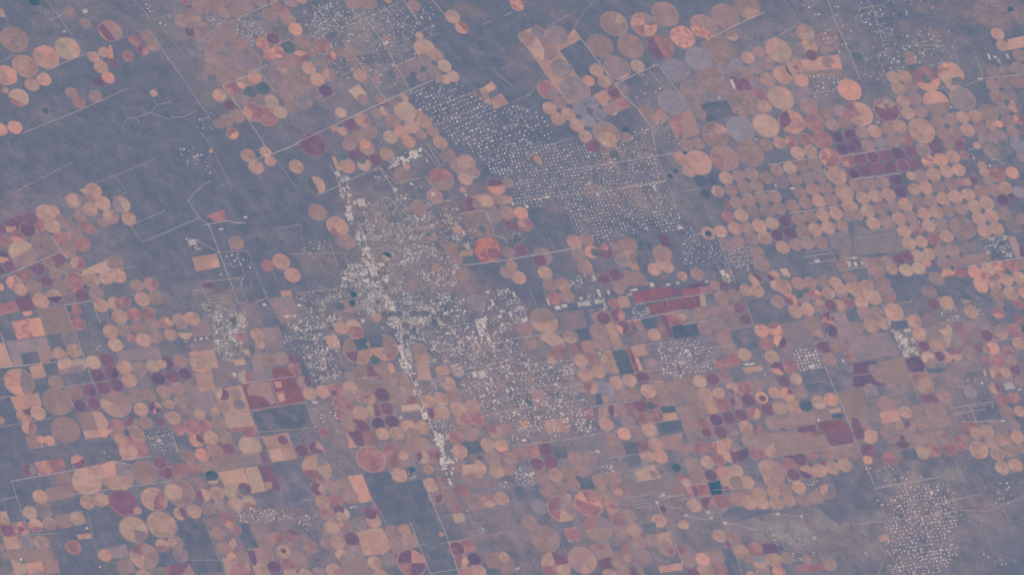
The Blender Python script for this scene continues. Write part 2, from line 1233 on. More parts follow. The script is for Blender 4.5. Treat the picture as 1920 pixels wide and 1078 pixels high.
0 285 52 B
110 330 54 F
320 445 104 B C@-95:-10 F@-5:75 O@180:262
122 470 108 B C@175:262 G@95:172
250 540 38 J
1010 110 66 E
1010 100 34 E
45 130 50 C
195 665 104 C G@-90:10 
300 600 55 C
65 745 54 B
365 685 54 C
455 670 48 C
495 755 50 C L@120:200
420 800 70 C
530 850 50 F
155 815 56 C
210 825 46 B F@170:300
305 800 56 G
340 900 54 G
245 915 58 L G@-100:80
140 935 56 B
30 865 56 F
30 950 50 C
40 810 54 C
130 1060 98 G
60 1030 48 C
278 1012 52 H
378 997 52 H
645 845 54 B
745 830 54 B
838 810 56 C
800 715 57 B
878 910 56 B
980 885 54 B
1010 975 60 F
695 940 50 B G@100:260
760 930 54 B
610 1045 56 B
500 1035 54 B
415 1085 52 B
310 1090 50 B
900 990 40 B
930 975 40 F
610 520 60 C
590 460 50 I
750 680 34 D
260 220 40 B
60 660 40 D
540 685 18 J
1125 1055 34 F
1205 730 40 C
P O 88 388 185 372 212 452 122 470
P O 205 365 290 348 318 438 218 452
P L 180 410 212 405 205 445
P B 705 590 775 580 820 620 800 650 710 650
P A 345 560 380 555 410 630 365 640
P L 445 880 570 865 600 905 455 925
P B 540 520 630 490 660 560 570 565
P C 815 570 890 560 930 640 840 660
P C 835 850 900 840 950 1078 850 1078
P D 300 470 420 440 420 480 310 500
P B 560 580 650 565 680 690 580 690
P M 1090 240 1160 230 1180 290 1100 310
P C 1110 330 1160 320 1170 390 1120 400
P C 1100 1040 1278 1010 1278 1078 1110 1078
R 2 440 300 450 400 460 510 530 690 640 940 690 1078
R 1.3 525 580 700 550
R .9 560 590 610 690
R .9 585 590 630 690
R .9 610 585 650 690
R .9 640 580 680 690
R 1.2 765 300 930 265
R .8 760 250 870 370 
R .8 820 290 850 370
R 1.5 1000 240 1060 430
R .9 1055 310 1110 370
R 1 1000 480 1060 430 1030 350
R .8 720 480 900 440
R .8 1060 420 1278 400
R 1 930 640 1278 580
R 1 1030 860 1278 810
R .8 970 700 1030 860
R .8 640 700 880 600
R .8 750 640 1278 540
R .8 900 500 1100 460
R .8 950 440 1020 650
R .8 1080 500 1160 760
R .8 1160 460 1230 700
R .8 760 190 900 160
R .8 490 930 600 905
R .9 690 880 880 860
R .9 660 1000 820 980 850 1078
R .9 700 990 720 1060
R .9 720 990 740 1060
R .9 740 990 760 1060
R .9 760 985 780 1060
R .9 900 1000 930 1060
R 1 110 680 300 660
R .8 840 1060 1000 1010
R .8 1050 960 1278 910
R .8 1150 870 1200 1000
R .8 1210 860 1260 1000
R .8 640 330 780 320
R .7 940 900 1060 880
T 960 540
320 75 54 F
418 62 52 C
290 0 46 C
390 0 40 B
240 245 102 C B/82/.05
95 310 56 C
142 412 54 C
435 365 55 C L@20:160
305 435 105 D L@-150:-20 F@0:100
515 545 52 B
570 435 52 B
650 325 68 C
675 410 68 C
612 530 54 C F@100:290
550 645 54 B
648 625 54 B
760 555 92 B C@100:180
690 215 54 F
790 200 54 G F@-70:70
757 115 40 F
835 105 46 B
800 10 40 C
830 295 54 G A@90:210
925 280 50 F J@60:150
960 370 50 D
1065 350 47 B
1210 235 56 F
1275 215 30 B
685 225 50 G
590 745 52 F B@-70:90
780 705 52 B
880 690 52 B
690 770 78 E
980 672 52 G
815 795 54 C
915 790 52 C
1020 770 56 B
1110 755 58 C
1215 735 52 C
1285 760 50 C
765 915 50 H B@-90:90
815 915 44 C
865 900 50 F
960 880 52 G
1055 865 54 F
1160 835 54 C
1085 960 50 F
985 970 54 F
705 1020 54 B
870 1000 54 D
1030 1060 56 B
840 1090 50 A
930 1080 50 C
1050 555 36 D
290 545 30 B
100 790 30 M
1040 880 34 J
P O 745 465 825 455 870 500 880 545 800 555 770 540
P O 775 555 880 545 915 635 815 650
P V 905 40 1080 0 1190 0 1210 60 920 120
P V 1010 130 1278 70 1278 160 1050 205
P G 1175 0 1278 0 1278 60 1210 65
P G 1085 210 1150 205 1210 360 1175 370
P F 1090 265 1120 260 1175 380 1135 390
P O 1195 290 1278 270 1278 370 1220 380
P O 480 310 570 300 590 390 520 400
P D 345 185 530 160 560 300 380 320
P C 580 190 720 170 740 230 620 270
P B 690 260 760 255 830 435 765 460
P B 890 440 990 420 1020 500 920 520
P V 850 455 885 450 945 625 915 630
P A 920 525 945 525 980 610 955 620
P C 1030 580 1090 570 1130 700 1030 710
P F 415 420 470 410 510 490 470 500
P G 470 410 490 410 525 470 510 490
P O 620 795 660 785 685 865 635 870
P A 670 810 710 805 725 855 690 860
P F 520 910 605 900 620 970 540 975
P B 640 900 710 880 730 960 650 980
P O 1110 890 1220 880 1225 925 1130 930
P B 1130 940 1230 930 1245 985 1130 995
P K 80 825 110 820 170 900 140 895
P C 130 770 230 750 270 870 170 890
P O 960 235 1080 220 1090 290 1010 310
P E 690 30 780 20 800 110 740 110
P B 230 990 420 970 430 1078 250 1078
P A 60 1000 110 990 130 1050 80 1060
P D 410 700 510 700 550 780 440 790
P E 1090 1010 1278 980 1278 1078 1110 1078
P B 120 650 160 650 150 690 110 690
R 1.6 0 382 375 330
R 1.1 0 555 100 570 180 565
R 1.6 860 250 1278 165
R 1.2 920 120 1278 70
R 1.1 700 480 1000 425
R 1 910 635 1130 605
R .9 560 170 700 155
R .9 180 560 460 540
R 1 140 750 320 720
R .9 130 0 190 150
R .8 380 580 420 700
R .8 410 580 450 700
R .8 440 510 500 690
R .8 300 640 340 720 420 910
R .8 390 860 540 840 560 850
R .8 0 910 330 870
R .9 0 990 380 930
R 1 600 890 960 840
R 1.2 235 0 275 130
R .8 440 790 490 860
R .8 1200 830 1278 1010
R 1 760 1078 1090 1000 1278 980
R .8 620 880 670 1078
R .8 640 300 770 255
R .8 720 170 830 440
R .8 850 440 920 630
R .9 1080 560 1278 560
R .8 960 700 1130 700
R .8 40 990 70 1060
R .8 80 400 90 470
R .8 280 650 320 720
R 1 1080 180 1150 300 1180 390
R .8 1010 420 1278 400
R .8 1040 310 1060 350
R .9 1155 90 1170 140
T 1280 540
240 -30 52 C
290 70 56 C
380 55 52 C
475 40 52 A* C@0:120
572 25 56 B
740 -10 76 C
710 102 54 C
808 85 54 A* G@60:210
900 70 52 C J@150:280
990 50 46 F A@-90:0
1090 40 50 B
1185 30 50 C
1255 20 44 A
40 215 54 D
130 195 54 C
225 180 52 C
325 165 56 C
425 150 48 G
165 295 56 C
260 275 52 C
362 260 54 I
302 370 56 C
470 235 46 G
845 175 54 B
935 160 52 B
1035 140 52 I B@-150:-30
1110 130 46 G
1180 130 52 B
1245 110 40 F
970 265 64 C
1085 240 56 G*
1115 320 46 H
590 320 54 F* A@-60:200
690 305 54 A F@180:320
625 418 50 F
728 400 50 A H@-60:110
350 450 54 C
290 570 54 F
380 540 50 F
462 498 54 L
670 515 54 B
765 495 54 D
810 585 52 F
715 600 54 G A@40:180
1055 440 54 G
1150 430 54 C
1100 535 52 C
1250 510 40 F
1240 420 44 D
25 715 52 C
128 700 52 L
225 680 52 G
322 672 54 C
170 800 54 B
70 810 54 C
270 785 46 B
370 750 46 B G@60:170
465 750 56 F
560 730 50 C
650 705 52 D
760 700 44 G
850 680 46 B L@-80:80
590 820 50 A
597 825 26 G
688 785 46 B
785 795 56 A G@-90:0
880 780 52 C
400 855 52 C G@120:250
490 840 50 G
210 890 56 B
300 875 56 F
120 905 56 C
20 925 50 C
250 985 52 H
345 970 50 G
435 950 50 G
535 935 50 A F@90:300
640 910 56 G
725 900 52 B
835 890 54 B
1020 855 54 B L@20:160
1110 835 54 A
1060 940 56 I
48 1025 56 C
155 1010 50 F
470 1040 54 B
380 1060 52 D
280 1078 54 G
680 1010 60 C
770 1010 50 C
570 1060 44 F
180 1080 40 G
890 970 100 C
920 880 50 J
P V 0 60 125 55 140 145 0 160
P L 125 55 165 50 180 140 135 145
P O 0 280 110 265 120 360 0 370
P E 480 100 660 60 740 160 830 220 820 280 540 285
P D 1100 190 1210 175 1278 330 1278 500 1190 420
P V 1000 1010 1180 980 1278 1078 1050 1078
P C 1150 780 1278 760 1278 1000 1240 1000
P L 445 600 590 575 605 620 470 640
P F 745 560 850 545 865 620 770 640
P B 970 320 1040 310 1065 380 960 350
P D 730 270 940 230 980 370 900 440 780 450
P E 880 620 1050 600 1200 750 1150 780 940 790
P G 860 1040 990 1020 1010 1078 860 1078
P L 1100 910 1180 895 1190 925 1110 935
P O 1110 945 1190 940 1195 975 1120 975
P F 120 -10 220 -10 230 30 130 40
P E 360 320 540 290 580 470 400 480
P O 880 850 960 850 975 905 890 915
P V 0 10 220 -10 220 30 0 60
R 1.4 0 70 220 35
R 1 0 275 290 225
R 1.4 1060 580 1275 1078
R .9 470 100 540 300
R .9 120 760 235 1078
R .8 0 1000 30 1078
R .8 800 640 820 740
R .8 150 460 380 420
R .9 900 720 1080 690
R 1 990 410 1075 390 1110 190
R .8 0 600 220 570
R .8 0 440 130 420
R .8 830 520 1010 490
R .8 70 60 105 120
R .9 990 1010 1015 1078
R .8 440 300 530 285
R .8 1150 580 1220 700
R .8 430 570 550 560
R .8 640 580 750 850 830 960
T 1600 540
60 30 76 B C@180:300
60 110 50 B
150 70 60 B
250 50 70 C F@10:60 I@90:170
80 185 50 C
175 180 50 C
135 280 60 B
230 265 50 B
20 300 54 C
305 180 70 B A@60:200
570 30 54 I
605 125 44 G
700 110 52 B
885 180 54 B
575 235 52 I
455 250 52 B F@-80:40
495 345 52 B
690 310 52 L C@180:280
625 420 54 B
530 435 44 G
725 395 52 L I@0:90
590 330 46 D
760 265 34 D
780 390 50 D
865 285 50 C
965 265 54 D
1000 355 50 G
1105 330 56 C B@20:160
1215 320 60 F
1275 310 24 H
1045 450 52 A
1240 415 50 B
860 480 52 C
770 500 46 L F@180:340
690 515 48 B
650 510 40 G
565 525 56 L C@0:120
467 573 70 H
800 590 54 D
895 575 52 D
640 600 70 D
505 690 70 C
545 740 60 B
655 705 54 I
740 700 54 D
680 810 54 C
875 780 46 E
1070 635 48 B F@0:100
1140 630 40 B
1215 610 48 G
1180 540 44 C
1080 545 54 F
990 540 40 F
1155 470 46 F
1060 745 44 B G@-90:60
1200 820 50 F
1110 830 50 F
1150 930 54 C
1245 920 44 B
1090 1040 54 D
1200 1030 50 D
880 1060 66 F
320 1050 66 C B@-90:0
390 930 50 B
480 930 54 C
250 870 70 C
510 1010 50 C
430 1030 50 C G@150:250
250 1080 50 C
600 920 60 C
640 970 70 C
310 750 54 D
200 650 60 C
940 450 30 G
1000 460 30 C
1085 185 48 F A@30:170
1240 230 36 F
1100 120 30 D
960 -10 50 A
1080 50 54 C
1180 40 56 B
1275 40 40 A
1240 120 40 F
1060 -30 40 A
1245 700 40 I
360 850 54 D
130 760 50 D
1150 680 44 C
790 730 30 D
580 870 60 C
150 610 40 D
920 1090 50 B
840 75 44 J B@20:160
P A 195 930 330 908 360 990 215 1015
P C -10 760 60 755 120 940 -10 955
P C -10 960 80 955 170 1078 -10 1078
P G -10 970 30 970 80 1078 -10 1078
P H 0 560 170 545 140 640 0 655
P H 0 660 215 640 230 730 0 740
P F 440 650 540 635 600 770 510 790
P G 500 810 590 785 640 850 525 865
P C 520 870 680 860 740 1030 590 1060
P D 0 360 260 330 350 500 0 550
P F 740 260 800 250 870 420 840 430
P M 600 570 750 590 760 640 650 640
P D 840 340 950 320 990 400 880 420
P E 280 260 400 240 420 300 300 310
P B 970 610 990 610 1000 660 980 660
P O 810 50 870 55 880 90 820 85
P E 910 900 1080 870 1110 970 930 990
P C 200 550 380 510 420 720 300 800 240 720
P O 540 600 700 600 650 640 560 630
R 1.4 160 0 275 270
R 1 260 240 410 235
R .9 520 820 590 1050
R .8 440 640 510 800
R .9 345 110 430 105
R .8 0 655 120 640 160 570
R 1 720 900 1050 850
R 1.2 735 945 990 905
R 1.2 870 880 925 1015
R .9 810 1000 1100 995
R .9 780 745 880 730
R 1 1060 395 1278 370
R 1.2 1225 255 1270 370
R .8 780 20 840 150
R .8 640 260 830 240
R .8 810 960 830 1010
R .8 850 930 870 980
T 0 808
255 80 52 C
370 70 42 A
310 65 30 A
587 230 56 G A@160:320
215 290 50 G D@-80:60
650 375 112 B L@150:270
870 335 124 B D@-90:0 A@170:260
735 300 50 B
1080 310 96 C
1200 240 52 G
1240 310 56 G
1300 455 66 L
905 60 48 B
960 157 66 B
1015 5 45 C
300 490 56 B A@-90:10
655 532 56 B
757 515 56 B
925 540 110 G
1155 510 96 B F@-60:90
1030 595 30 B
1210 700 108 B
1000 735 108 L I@10:80
1080 935 108 C B@90:200 F@200:260
1215 855 52 B F@10:170
1290 830 30 B
225 610 56 L
330 590 56 I
265 705 54 B F@20:150
370 690 56 C
477 672 56 C
578 652 56 L
55 745 52 G
157 728 54 G*
0 870 34 D
195 830 58 D
312 835 58 C B@120:280
345 935 58 C
550 868 58 F
785 930 50 A
830 1020 50 M
1075 1085 60 B
1185 1070 50 M
290 1085 52 D
165 965 30 D
0 960 70 I
40 1060 80 I
160 1060 60 I
45 1000 60 M
300 960 60 C
P A* 258 235 370 212 400 305 290 335
P F 370 215 470 200 495 285 400 305
P F 865 75 1060 10 1125 180 920 215
P B 620 0 735 -10 760 45 640 60
P A 735 -10 840 -10 800 45 760 45
P B 20 790 130 780 160 880 50 890
P C 40 890 290 880 300 970 70 990
P A 190 990 310 970 330 1050 220 1078
P C 320 1000 430 970 450 1055 340 1075
P C 870 970 975 950 1020 1060 900 1078
P D 800 885 940 855 970 945 830 960
P F 1225 1020 1278 1005 1278 1078 1240 1078
P B 570 775 680 760 690 800 590 812
P C 340 430 550 400 565 490 360 530
P C 400 320 530 300 540 390 430 410
P B 0 600 50 600 80 700 0 700
P L 80 960 200 990 200 1060 120 1078
P O 970 1065 1010 1060 1015 1078 960 1078
R 1.3 80 375 900 230 985 260
R 1.1 85 375 215 770
R .9 0 520 120 490
R .9 500 480 1278 375
R 1 310 120 440 100
R 1 0 770 120 1078
R .9 900 215 1140 185
R .9 730 890 940 850 1010 1040
R .8 650 600 740 960
R .8 820 560 910 630 1060 615
R .8 130 775 440 770
R .8 1080 60 1278 30
R .8 20 510 50 600
T 320 808
60 10 44 B
195 68 56 A G@-100:30
300 50 56 B
405 45 56 C
235 175 54 A*
130 190 54 C
335 150 54 C
437 135 50 G
595 110 86 L
60 300 56 F
165 280 52 F
265 265 54 C
370 250 54 C
475 235 54 C
310 345 54 L K@180:360
200 385 52 I
68 460 112 C
240 480 56 L G@70:250
345 465 56 B
445 450 56 L
555 430 50 G M@45:180
485 545 56 B
585 530 54 L F@30:170
280 580 54 I
380 555 54 D
75 615 54 B G@-110:60
175 600 56 B
420 655 56 F
350 765 54 C
35 835 58 C
75 930 56 D
395 875 54 C
495 850 54 D B@130:250
-15 705 62 B
660 735 58 C
705 820 58 C
800 800 48 F
905 780 52 F G@-120:0
845 900 54 B
775 1015 52 H
845 895 22 G
880 1000 54 F
960 970 64 C
700 930 70 C
670 1030 50 B
690 1078 54 B
900 1080 54 B
1010 1080 54 B
1095 280 108 B F@60:170 L@-20:60 D@-90:-20
985 145 52 G
1085 125 56 G B@-90:20
1100 435 54 G B@-60:50
1200 415 54 C
1275 390 30 C
1140 530 54 B
1240 515 52 F
1175 620 54 C F@150:270
1260 590 40 G
1210 720 54 B
1250 830 54 B
1275 920 44 B
1160 840 44 C
1050 865 54 C
1115 1060 46 D
1220 1040 56 B F@-10:80
1150 10 36 F
840 65 40 G
440 700 30 A
490 740 44 F
500 940 80 C A@150:220
520 1050 70 F
1270 640 40 L
1270 700 20 B
P B 685 45 880 10 950 205 760 235
P B 820 130 910 110 945 200 850 215
P L 735 140 820 125 850 215 760 230
P D 520 170 660 160 690 240 540 265
P G 660 155 700 160 735 220 700 245 
P B 350 310 545 275 610 460 400 410
P L 555 275 650 260 720 450 610 465
P G 650 260 750 248 820 435 720 445
P B 700 380 760 380 760 430 720 440
P H 575 900 625 890 650 990 620 1010
P C 625 890 700 880 740 980 650 990
P G 0 1000 140 985 80 1078 0 1060
P C 140 990 190 1078 80 1078
P L 380 950 570 920 600 1050 420 1078
P F 450 1020 580 1000 590 1060 440 1078
P O 260 330 350 320 355 365 260 375
P F 550 0 640 -10 645 40 560 50
P E 750 240 980 200 1040 400 1100 580 650 580 620 480
P E 80 650 245 630 400 1050 180 1060
P E 480 690 600 690 660 870 560 890
P C 260 650 370 640 380 710 280 720
R 1 240 640 410 1078
R .8 820 430 870 600
R .8 970 520 1090 510
R .8 560 885 690 880
R .8 450 700 620 1030
R .8 1040 530 1080 610
R .8 140 965 370 965
R .9 640 50 700 42
R 1 1110 0 1160 190
R .8 600 680 680 670
R .8 10 20 60 160
T 640 808
220 210 108 F
425 180 110 C F@100:250
465 180 36 B
435 328 58 B
415 25 54 C
315 35 56 F
610 195 54 L G@130:250
690 180 60 G
652 288 40 B
890 150 56 B
855 45 58 F
960 20 60 C
1095 100 54 B
1200 110 50 B A@20:160
1130 195 56 C
1165 300 54 B
1260 285 50 C
1260 200 44 C
1040 280 44 B
1155 10 50 B
965 330 70 C
670 400 54 B
740 380 46 C F@-90:0
800 470 54 C
705 490 56 D G@-20:80
908 450 56 F
845 560 56 C F@0:90
1000 535 56 C
1105 520 56 F B@20:160
1202 503 54 B
540 100 60 C
610 100 60 C
540 25 54 C
610 0 44 C
240 672 56 B
215 615 50 G
285 600 28 F
130 690 52 D
385 750 56 C
472 738 44 B
430 850 64 C
510 820 60 C
78 805 56 G
110 905 56 D
20 620 46 L
20 700 50 C
250 985 54 B
355 960 54 D
290 1080 52 B
525 985 110 F G@0:90 G@180:270 A@-90:0
865 880 60 G
955 855 52 F
995 955 50 H
900 970 52 F A@-60:90
1025 1050 60 B
1140 965 60 C
1240 1010 60 C
1220 940 40 B
20 410 60 C
70 490 60 C
40 900 60 C
750 770 20 B
930 1060 50 F
30 960 44 C
P C 0 960 180 950 220 1078 -10 1078
P A 45 335 160 325 230 515 140 540
P B 110 750 300 720 340 780 370 880 320 920 180 930 150 880
P G 35 -10 140 -10 175 110 130 115
P A 35 0 55 40 120 120 60 130
P F 150 0 250 0 260 90 175 100
P L 830 620 910 610 930 670 850 690
P C 800 270 890 260 900 300 810 310
P C 960 390 1150 360 1155 405 970 430
P B 900 250 990 250 1010 310 910 330
P E 860 90 1060 60 1080 140 950 180
P E 1020 180 1050 180 1070 215 1020 215
P K 500 270 540 265 560 300 510 310
P E 330 300 480 380 620 360 720 680 340 700 230 480 160 320
P E 520 680 740 680 870 1030 660 1065
P F 650 140 710 130 720 220 660 240
P F 870 1050 960 1030 970 1078 880 1078
P B 990 180 1080 260 1050 360 1010 330
P F 985 180 1010 180 1020 240 990 240
R 1.3 515 680 670 1078
R 1.5 610 370 790 790 880 1078
R 1 230 520 345 700
R .9 740 840 980 800
R .9 670 1065 1000 1010
R .9 60 130 140 110 170 320
R .9 590 850 640 850
R .8 290 110 360 280 410 420
R .8 1090 780 1278 750
R .8 400 10 480 60 560 260
R .8 630 445 860 410
R 1 720 100 800 90
R .8 720 650 860 620
R .8 830 160 880 260
T 960 808
152 150 54 F
250 135 54 G
187 247 52 G
290 230 54 G
60 170 54 C F@60:130
470 200 54 C
525 290 58 C
425 310 54 C
325 328 54 B
230 345 54 C
265 440 56 C
365 425 54 C
462 408 52 C
750 62 56 C
845 30 54 B
940 10 54 C
1035 10 54 B
1075 98 56 B
1110 190 56 A
1020 185 44 B
660 370 56 C
765 350 56 C
800 445 54 F
800 455 30 B
680 460 50 C
370 580 106 D F@100:190 B@40:100 F@-180:-100
575 540 108 F A*@-60:20 A@200:240
645 725 106 C D@-90:0 F@180:250
250 805 108 C
740 540 50 B
750 580 44 F B@0:180
875 635 54 C
785 660 50 F
815 755 54 C
910 740 54 B
945 835 54 C
1050 820 52 C
990 935 56 C
1100 670 54 B
1200 645 56 D
1160 880 60 C
1230 272 36 K
1130 585 30 H
1275 360 38 F
1245 440 30 F
330 1005 110 B G@-110:-10 F@80:180
525 965 108 C B@-90:90
800 960 64 C
870 950 30 B
730 1080 56 B
830 1050 50 C
1185 895 28 F
450 770 52 F
1260 890 40 F
585 190 50 C
1060 320 32 D
420 490 24 B
1265 710 24 L
130 680 60 C
210 570 56 E
P G 640 970 730 940 755 1025 670 1035
P F 805 830 860 820 925 990 880 990
P F 620 860 690 840 700 880 630 890
P C 580 860 720 830 770 930 650 960
P B 1080 770 1170 750 1225 910 1150 930 1110 850
P B 1090 1010 1278 985 1278 1040 1110 1060
P F 1100 995 1180 985 1180 1000 1105 1010
P G 890 1010 910 1010 945 1078 885 1078
P C 920 1000 970 995 1000 1078 950 1078
P L 920 300 1060 250 1120 350 940 380
P F 930 75 1000 65 1030 150 950 160
P B 950 170 1050 160 1050 205 965 205
P C 1110 40 1278 10 1278 150 1130 140
P B 385 730 475 715 510 815 425 830
P E 310 120 410 110 415 200 320 215
P E 480 340 580 330 620 430 520 440
P E 800 90 930 80 970 260 880 280
P E 970 690 1080 680 1070 770 990 770
P E 0 420 200 400 240 500 40 520
P D 700 90 820 80 860 180 720 210
P D 860 400 1140 360 1150 480 880 490
P G 580 1070 670 1055 680 1078 580 1078
P B 740 900 800 900 840 1000 780 1030
R 1.2 0 110 200 95 720 10
R 1.3 1080 530 1278 980
R .9 700 210 950 170
R .9 880 500 1020 475
R .9 890 530 1040 505
R .9 900 555 1050 530
R .9 910 580 1050 555
R .8 960 480 985 560
R .9 1140 495 1278 480
R .8 320 690 410 930
R .8 800 200 830 260
R .8 860 440 900 500
R .8 1180 575 1278 570
R .8 560 170 620 430
T 1280 808
90 50 50 D
190 30 54 F
280 15 50 G
385 0 46 C
350 145 96 B G@15:75 D@-75:0
220 120 44 F
130 130 50 F
185 232 54 L
270 215 50 F
210 330 52 G
300 310 48 A
400 297 54 L
485 382 52 B
330 370 56 B
400 380 50 C
485 10 40 C
660 310 106 C B@100:250
555 160 54 F
650 145 50 B
880 212 50 G
800 220 54 C H@-150:30
800 250 54 F
830 325 54 G
930 310 54 B H@30:200
1025 295 54 B
1120 275 54 B
1215 255 54 B
870 420 52 B
765 440 56 C
680 450 50 B
575 475 54 B
480 500 56 C
500 535 56 B
600 540 46 B
705 540 54 B
800 520 46 B
905 515 54 C
1000 495 50 C
1090 450 56 D B@150:260
395 510 50 C
290 525 56 F
190 540 52 G F@-60:90
85 555 54 B
155 440 60 F
70 450 50 G
110 330 56 C
30 385 36 B
70 245 60 C
30 130 50 C
500 70 60 C
600 60 70 C
560 100 50 C
1180 170 60 C
1255 140 50 C
1100 160 60 C
1050 235 24 G
955 250 20 G
975 175 44 F
385 740 56 D
390 810 56 C
275 785 52 B
435 900 58 B
540 880 54 F
150 960 54 A
250 940 60 C
180 1050 58 A
290 1050 56 F
80 1070 50 G
45 970 56 C
580 985 54 L E@-170:-10
680 960 58 B
780 950 50 C
610 1080 50 C
1105 1000 52 C
510 1085 40 B
720 1050 50 F*
10 700 36 B
590 655 20 G
20 890 50 D
500 950 40 C
930 960 36 C
P H 395 150 490 130 490 190 430 235
P K 185 385 280 370 300 465 215 480
P G 300 420 340 410 360 455 320 460
P C 590 20 850 -10 1060 20 1100 110 720 190 610 100
P G 1070 20 1278 -10 1278 90 1110 110
P F 855 -10 1050 -10 1050 30 880 50
P C 190 910 280 890 310 990 200 1000
P H 590 840 680 840 700 910 620 920
P H 680 850 735 855 755 890 700 905
P F 850 1000 1050 980 1060 1040 860 1060
P F 530 850 570 840 590 930 550 935
P F 20 420 70 415 90 490 40 500
P F 310 840 350 830 370 870 330 860
P E 360 560 460 570 700 600 400 680 280 640
P E 290 890 350 880 460 1060 350 1078
P E 480 230 550 220 620 400 500 330
P E 1120 330 1220 310 1278 480 1278 600 1180 720 1000 560 1150 470
P B 100 1020 220 1000 240 1078 130 1078
P B 255 275 330 260 420 400 330 440
P C 20 90 60 120 50 170 0 160
R .9 230 440 540 430
R .9 0 505 220 480
R 1 640 205 1278 95
R 1 230 0 270 80 320 250
R 1 30 0 110 220 190 390
R 1 220 500 310 690 450 1078
R .9 0 410 180 390
R .8 30 640 310 680 560 740
R .9 690 620 880 640 960 780
R .8 1260 0 1278 40
R .8 740 240 800 380
R .8 960 790 1050 960
R .8 290 430 340 470
T 1600 808
478 65 54 C
570 50 56 C
515 158 56 L
610 145 50 F
660 40 50 C F@-60:20
370 80 54 G
720 130 50 F
800 90 54 F
270 205 56 F
885 10 66 B
940 140 72 B
1000 0 50 B
1040 80 56 B
1130 65 54 B F@-90:30
1228 45 50 B
1080 170 54 B
1178 150 52 C
1115 275 54 B
1215 255 54 B
1255 125 40 C
1110 0 40 C
120 40 56 B
240 20 50 B
110 150 60 G
110 215 36 A
5 170 44 C
1278 220 14 G
60 10 50 F
420 60 36 C
300 40 50 D
P G -10 -10 80 -10 80 60 20 60
P B 80 0 180 0 180 60 90 75
P E 360 150 460 130 500 220 380 220
P B 190 780 260 770 270 820 200 830
R 1.4 0 30 110 300 170 440
R 1.2 160 430 640 345
R 1.1 260 870 185 1078
R .8 0 700 500 640 800 590 1000 600 1278 490
R .8 880 620 960 780
R .8 240 330 280 420
R .8 350 340 450 560
R .8 540 380 650 650
R .8 210 590 280 700 370 1000
R .8 600 550 960 470
R .8 1100 540 1170 680
R .8 260 900 380 1078
R .8 250 1040 440 1000
R .8 760 220 850 400
T 0 0
R .9 160 1005 300 945 490 870 610 820 960 665
R .95 315 545 430 490 580 430 690 390
R 1.5 1105 215 1280 465
R 1 375 150 470 112
R .9 450 145 540 270
R .9 340 0 450 140
R 1 945 890 1010 885 1130 845 1175 790 1280 760
R .8 1010 885 1050 920
R .8 1175 790 1120 690 1180 660
R .7 905 1005 940 900
R .8 0 470 110 410
R .8 40 130 65 200
R .7 1000 0 1130 150
R .7 1150 150 1278 110
R .7 1130 845 1278 900
T 320 0
R 1.4 0 465 90 590
R 1.3 -30 425 0 465
R .9 90 590 300 900
R 1.3 385 640 560 575 725 490
R 1.2 655 530 780 690
R 1.5 385 640 560 870 700 1080
R 1.6 925 1080 1278 915
R 1.1 450 170 630 80 800 10
R .8 590 110 720 270
R .9 0 290 110 430
R 1 770 345 900 295
R .8 210 900 290 880
R .9 215 880 270 980
R .8 230 1000 290 1078
R .7 0 880 90 880 200 830
R .8 1100 780 1240 700
R .8 940 620 990 690
R .7 820 640 960 800
T 640 0
R 1.6 -5 915 200 820 350 750 500 680 690 600
R 1.5 430 -40 590 180
R 1.2 680 0 770 110
R 1.2 150 100 330 350 500 660
R 1.1 0 300 130 470 335 755
R 1.1 380 505 560 430
R 1 -5 215 140 165 330 70 430 20
R .9 460 305 680 200
R .9 20 0 140 170
R 1.2 700 940 920 850 1095 770
R 1 630 820 1010 690
R .8 1130 500 1180 570 1278 640
R .8 1190 525 1278 480
R 1.3 1220 120 1278 95
R .8 -5 575 90 530
R .8 310 680 430 620
R .8 1050 190 1130 155
R .8 560 580 790 470
R .8 740 250 540 330
T 960 0
R 1.6 460 220 560 350 700 540 830 715 945 820 1000 900 1050 960 1065 1085
R 1.5 770 635 940 550 1095 485
R 1.4 1095 485 1180 610 1278 735
R 1 40 255 300 620
R .9 460 220 530 100 610 20
R .9 260 200 480 90
R 1 0 770 150 700
R .9 250 550 90 760
R .8 640 460 690 440
R 1.1 320 625 430 570
R 1 810 1075 1040 960 1180 880
R 1.1 1170 895 1240 1050
R .8 320 1075 460 1035
R .8 0 800 150 980
R 1 640 720 790 645
R .9 680 800 880 720
R .9 700 680 800 830
R 1 390 780 590 710
R .8 940 550 1000 620
R .8 1030 530 1130 660
T 1280 0
R 1.4 180 300 440 170 610 95
R 1.2 590 330 700 280 850 195
R 1.5 1080 0 1150 180 1278 470
R 1 1000 280 1040 410
R 1 880 440 940 610
R 1.1 0 735 60 820 130 1000
R .8 760 0 890 190
R 1 135 322 270 490 320 590
R .8 1130 225 1060 230
R .8 1210 330 1150 340
R .9 740 255 800 330
R .8 960 700 1140 680
R .8 0 850 60 820
R 1 150 1010 340 995
R .9 240 930 260 1080
R .8 380 820 460 810
R .8 1220 300 1278 290
T 1600 0
R 1.5 -5 470 50 600
R 1.1 100 0 145 60 240 390 
R 1 170 410 230 550
R .8 30 115 150 95
R .8 40 70 200 45 280 0
R .8 160 190 250 175
R .8 130 245 190 235
R .9 240 390 180 400
R .9 460 290 540 480
R 1 330 350 430 345 640 340 690 350
R .9 530 500 690 470
R 1.1 900 380 970 580
R 1 730 655 860 640 890 620 970 600
R .9 490 320 560 310
R .8 330 250 380 370
R .8 560 200 620 330
R .9 960 590 1278 560
R 1 735 330 790 480
R .8 1020 20 1100 10
R .9 540 700 560 690 700 650
R .8 640 620 740 740
R .8 700 860 820 840 
T 640 270
R .9 150 720 440 670
R .8 200 800 480 750
R .8 230 960 440 900
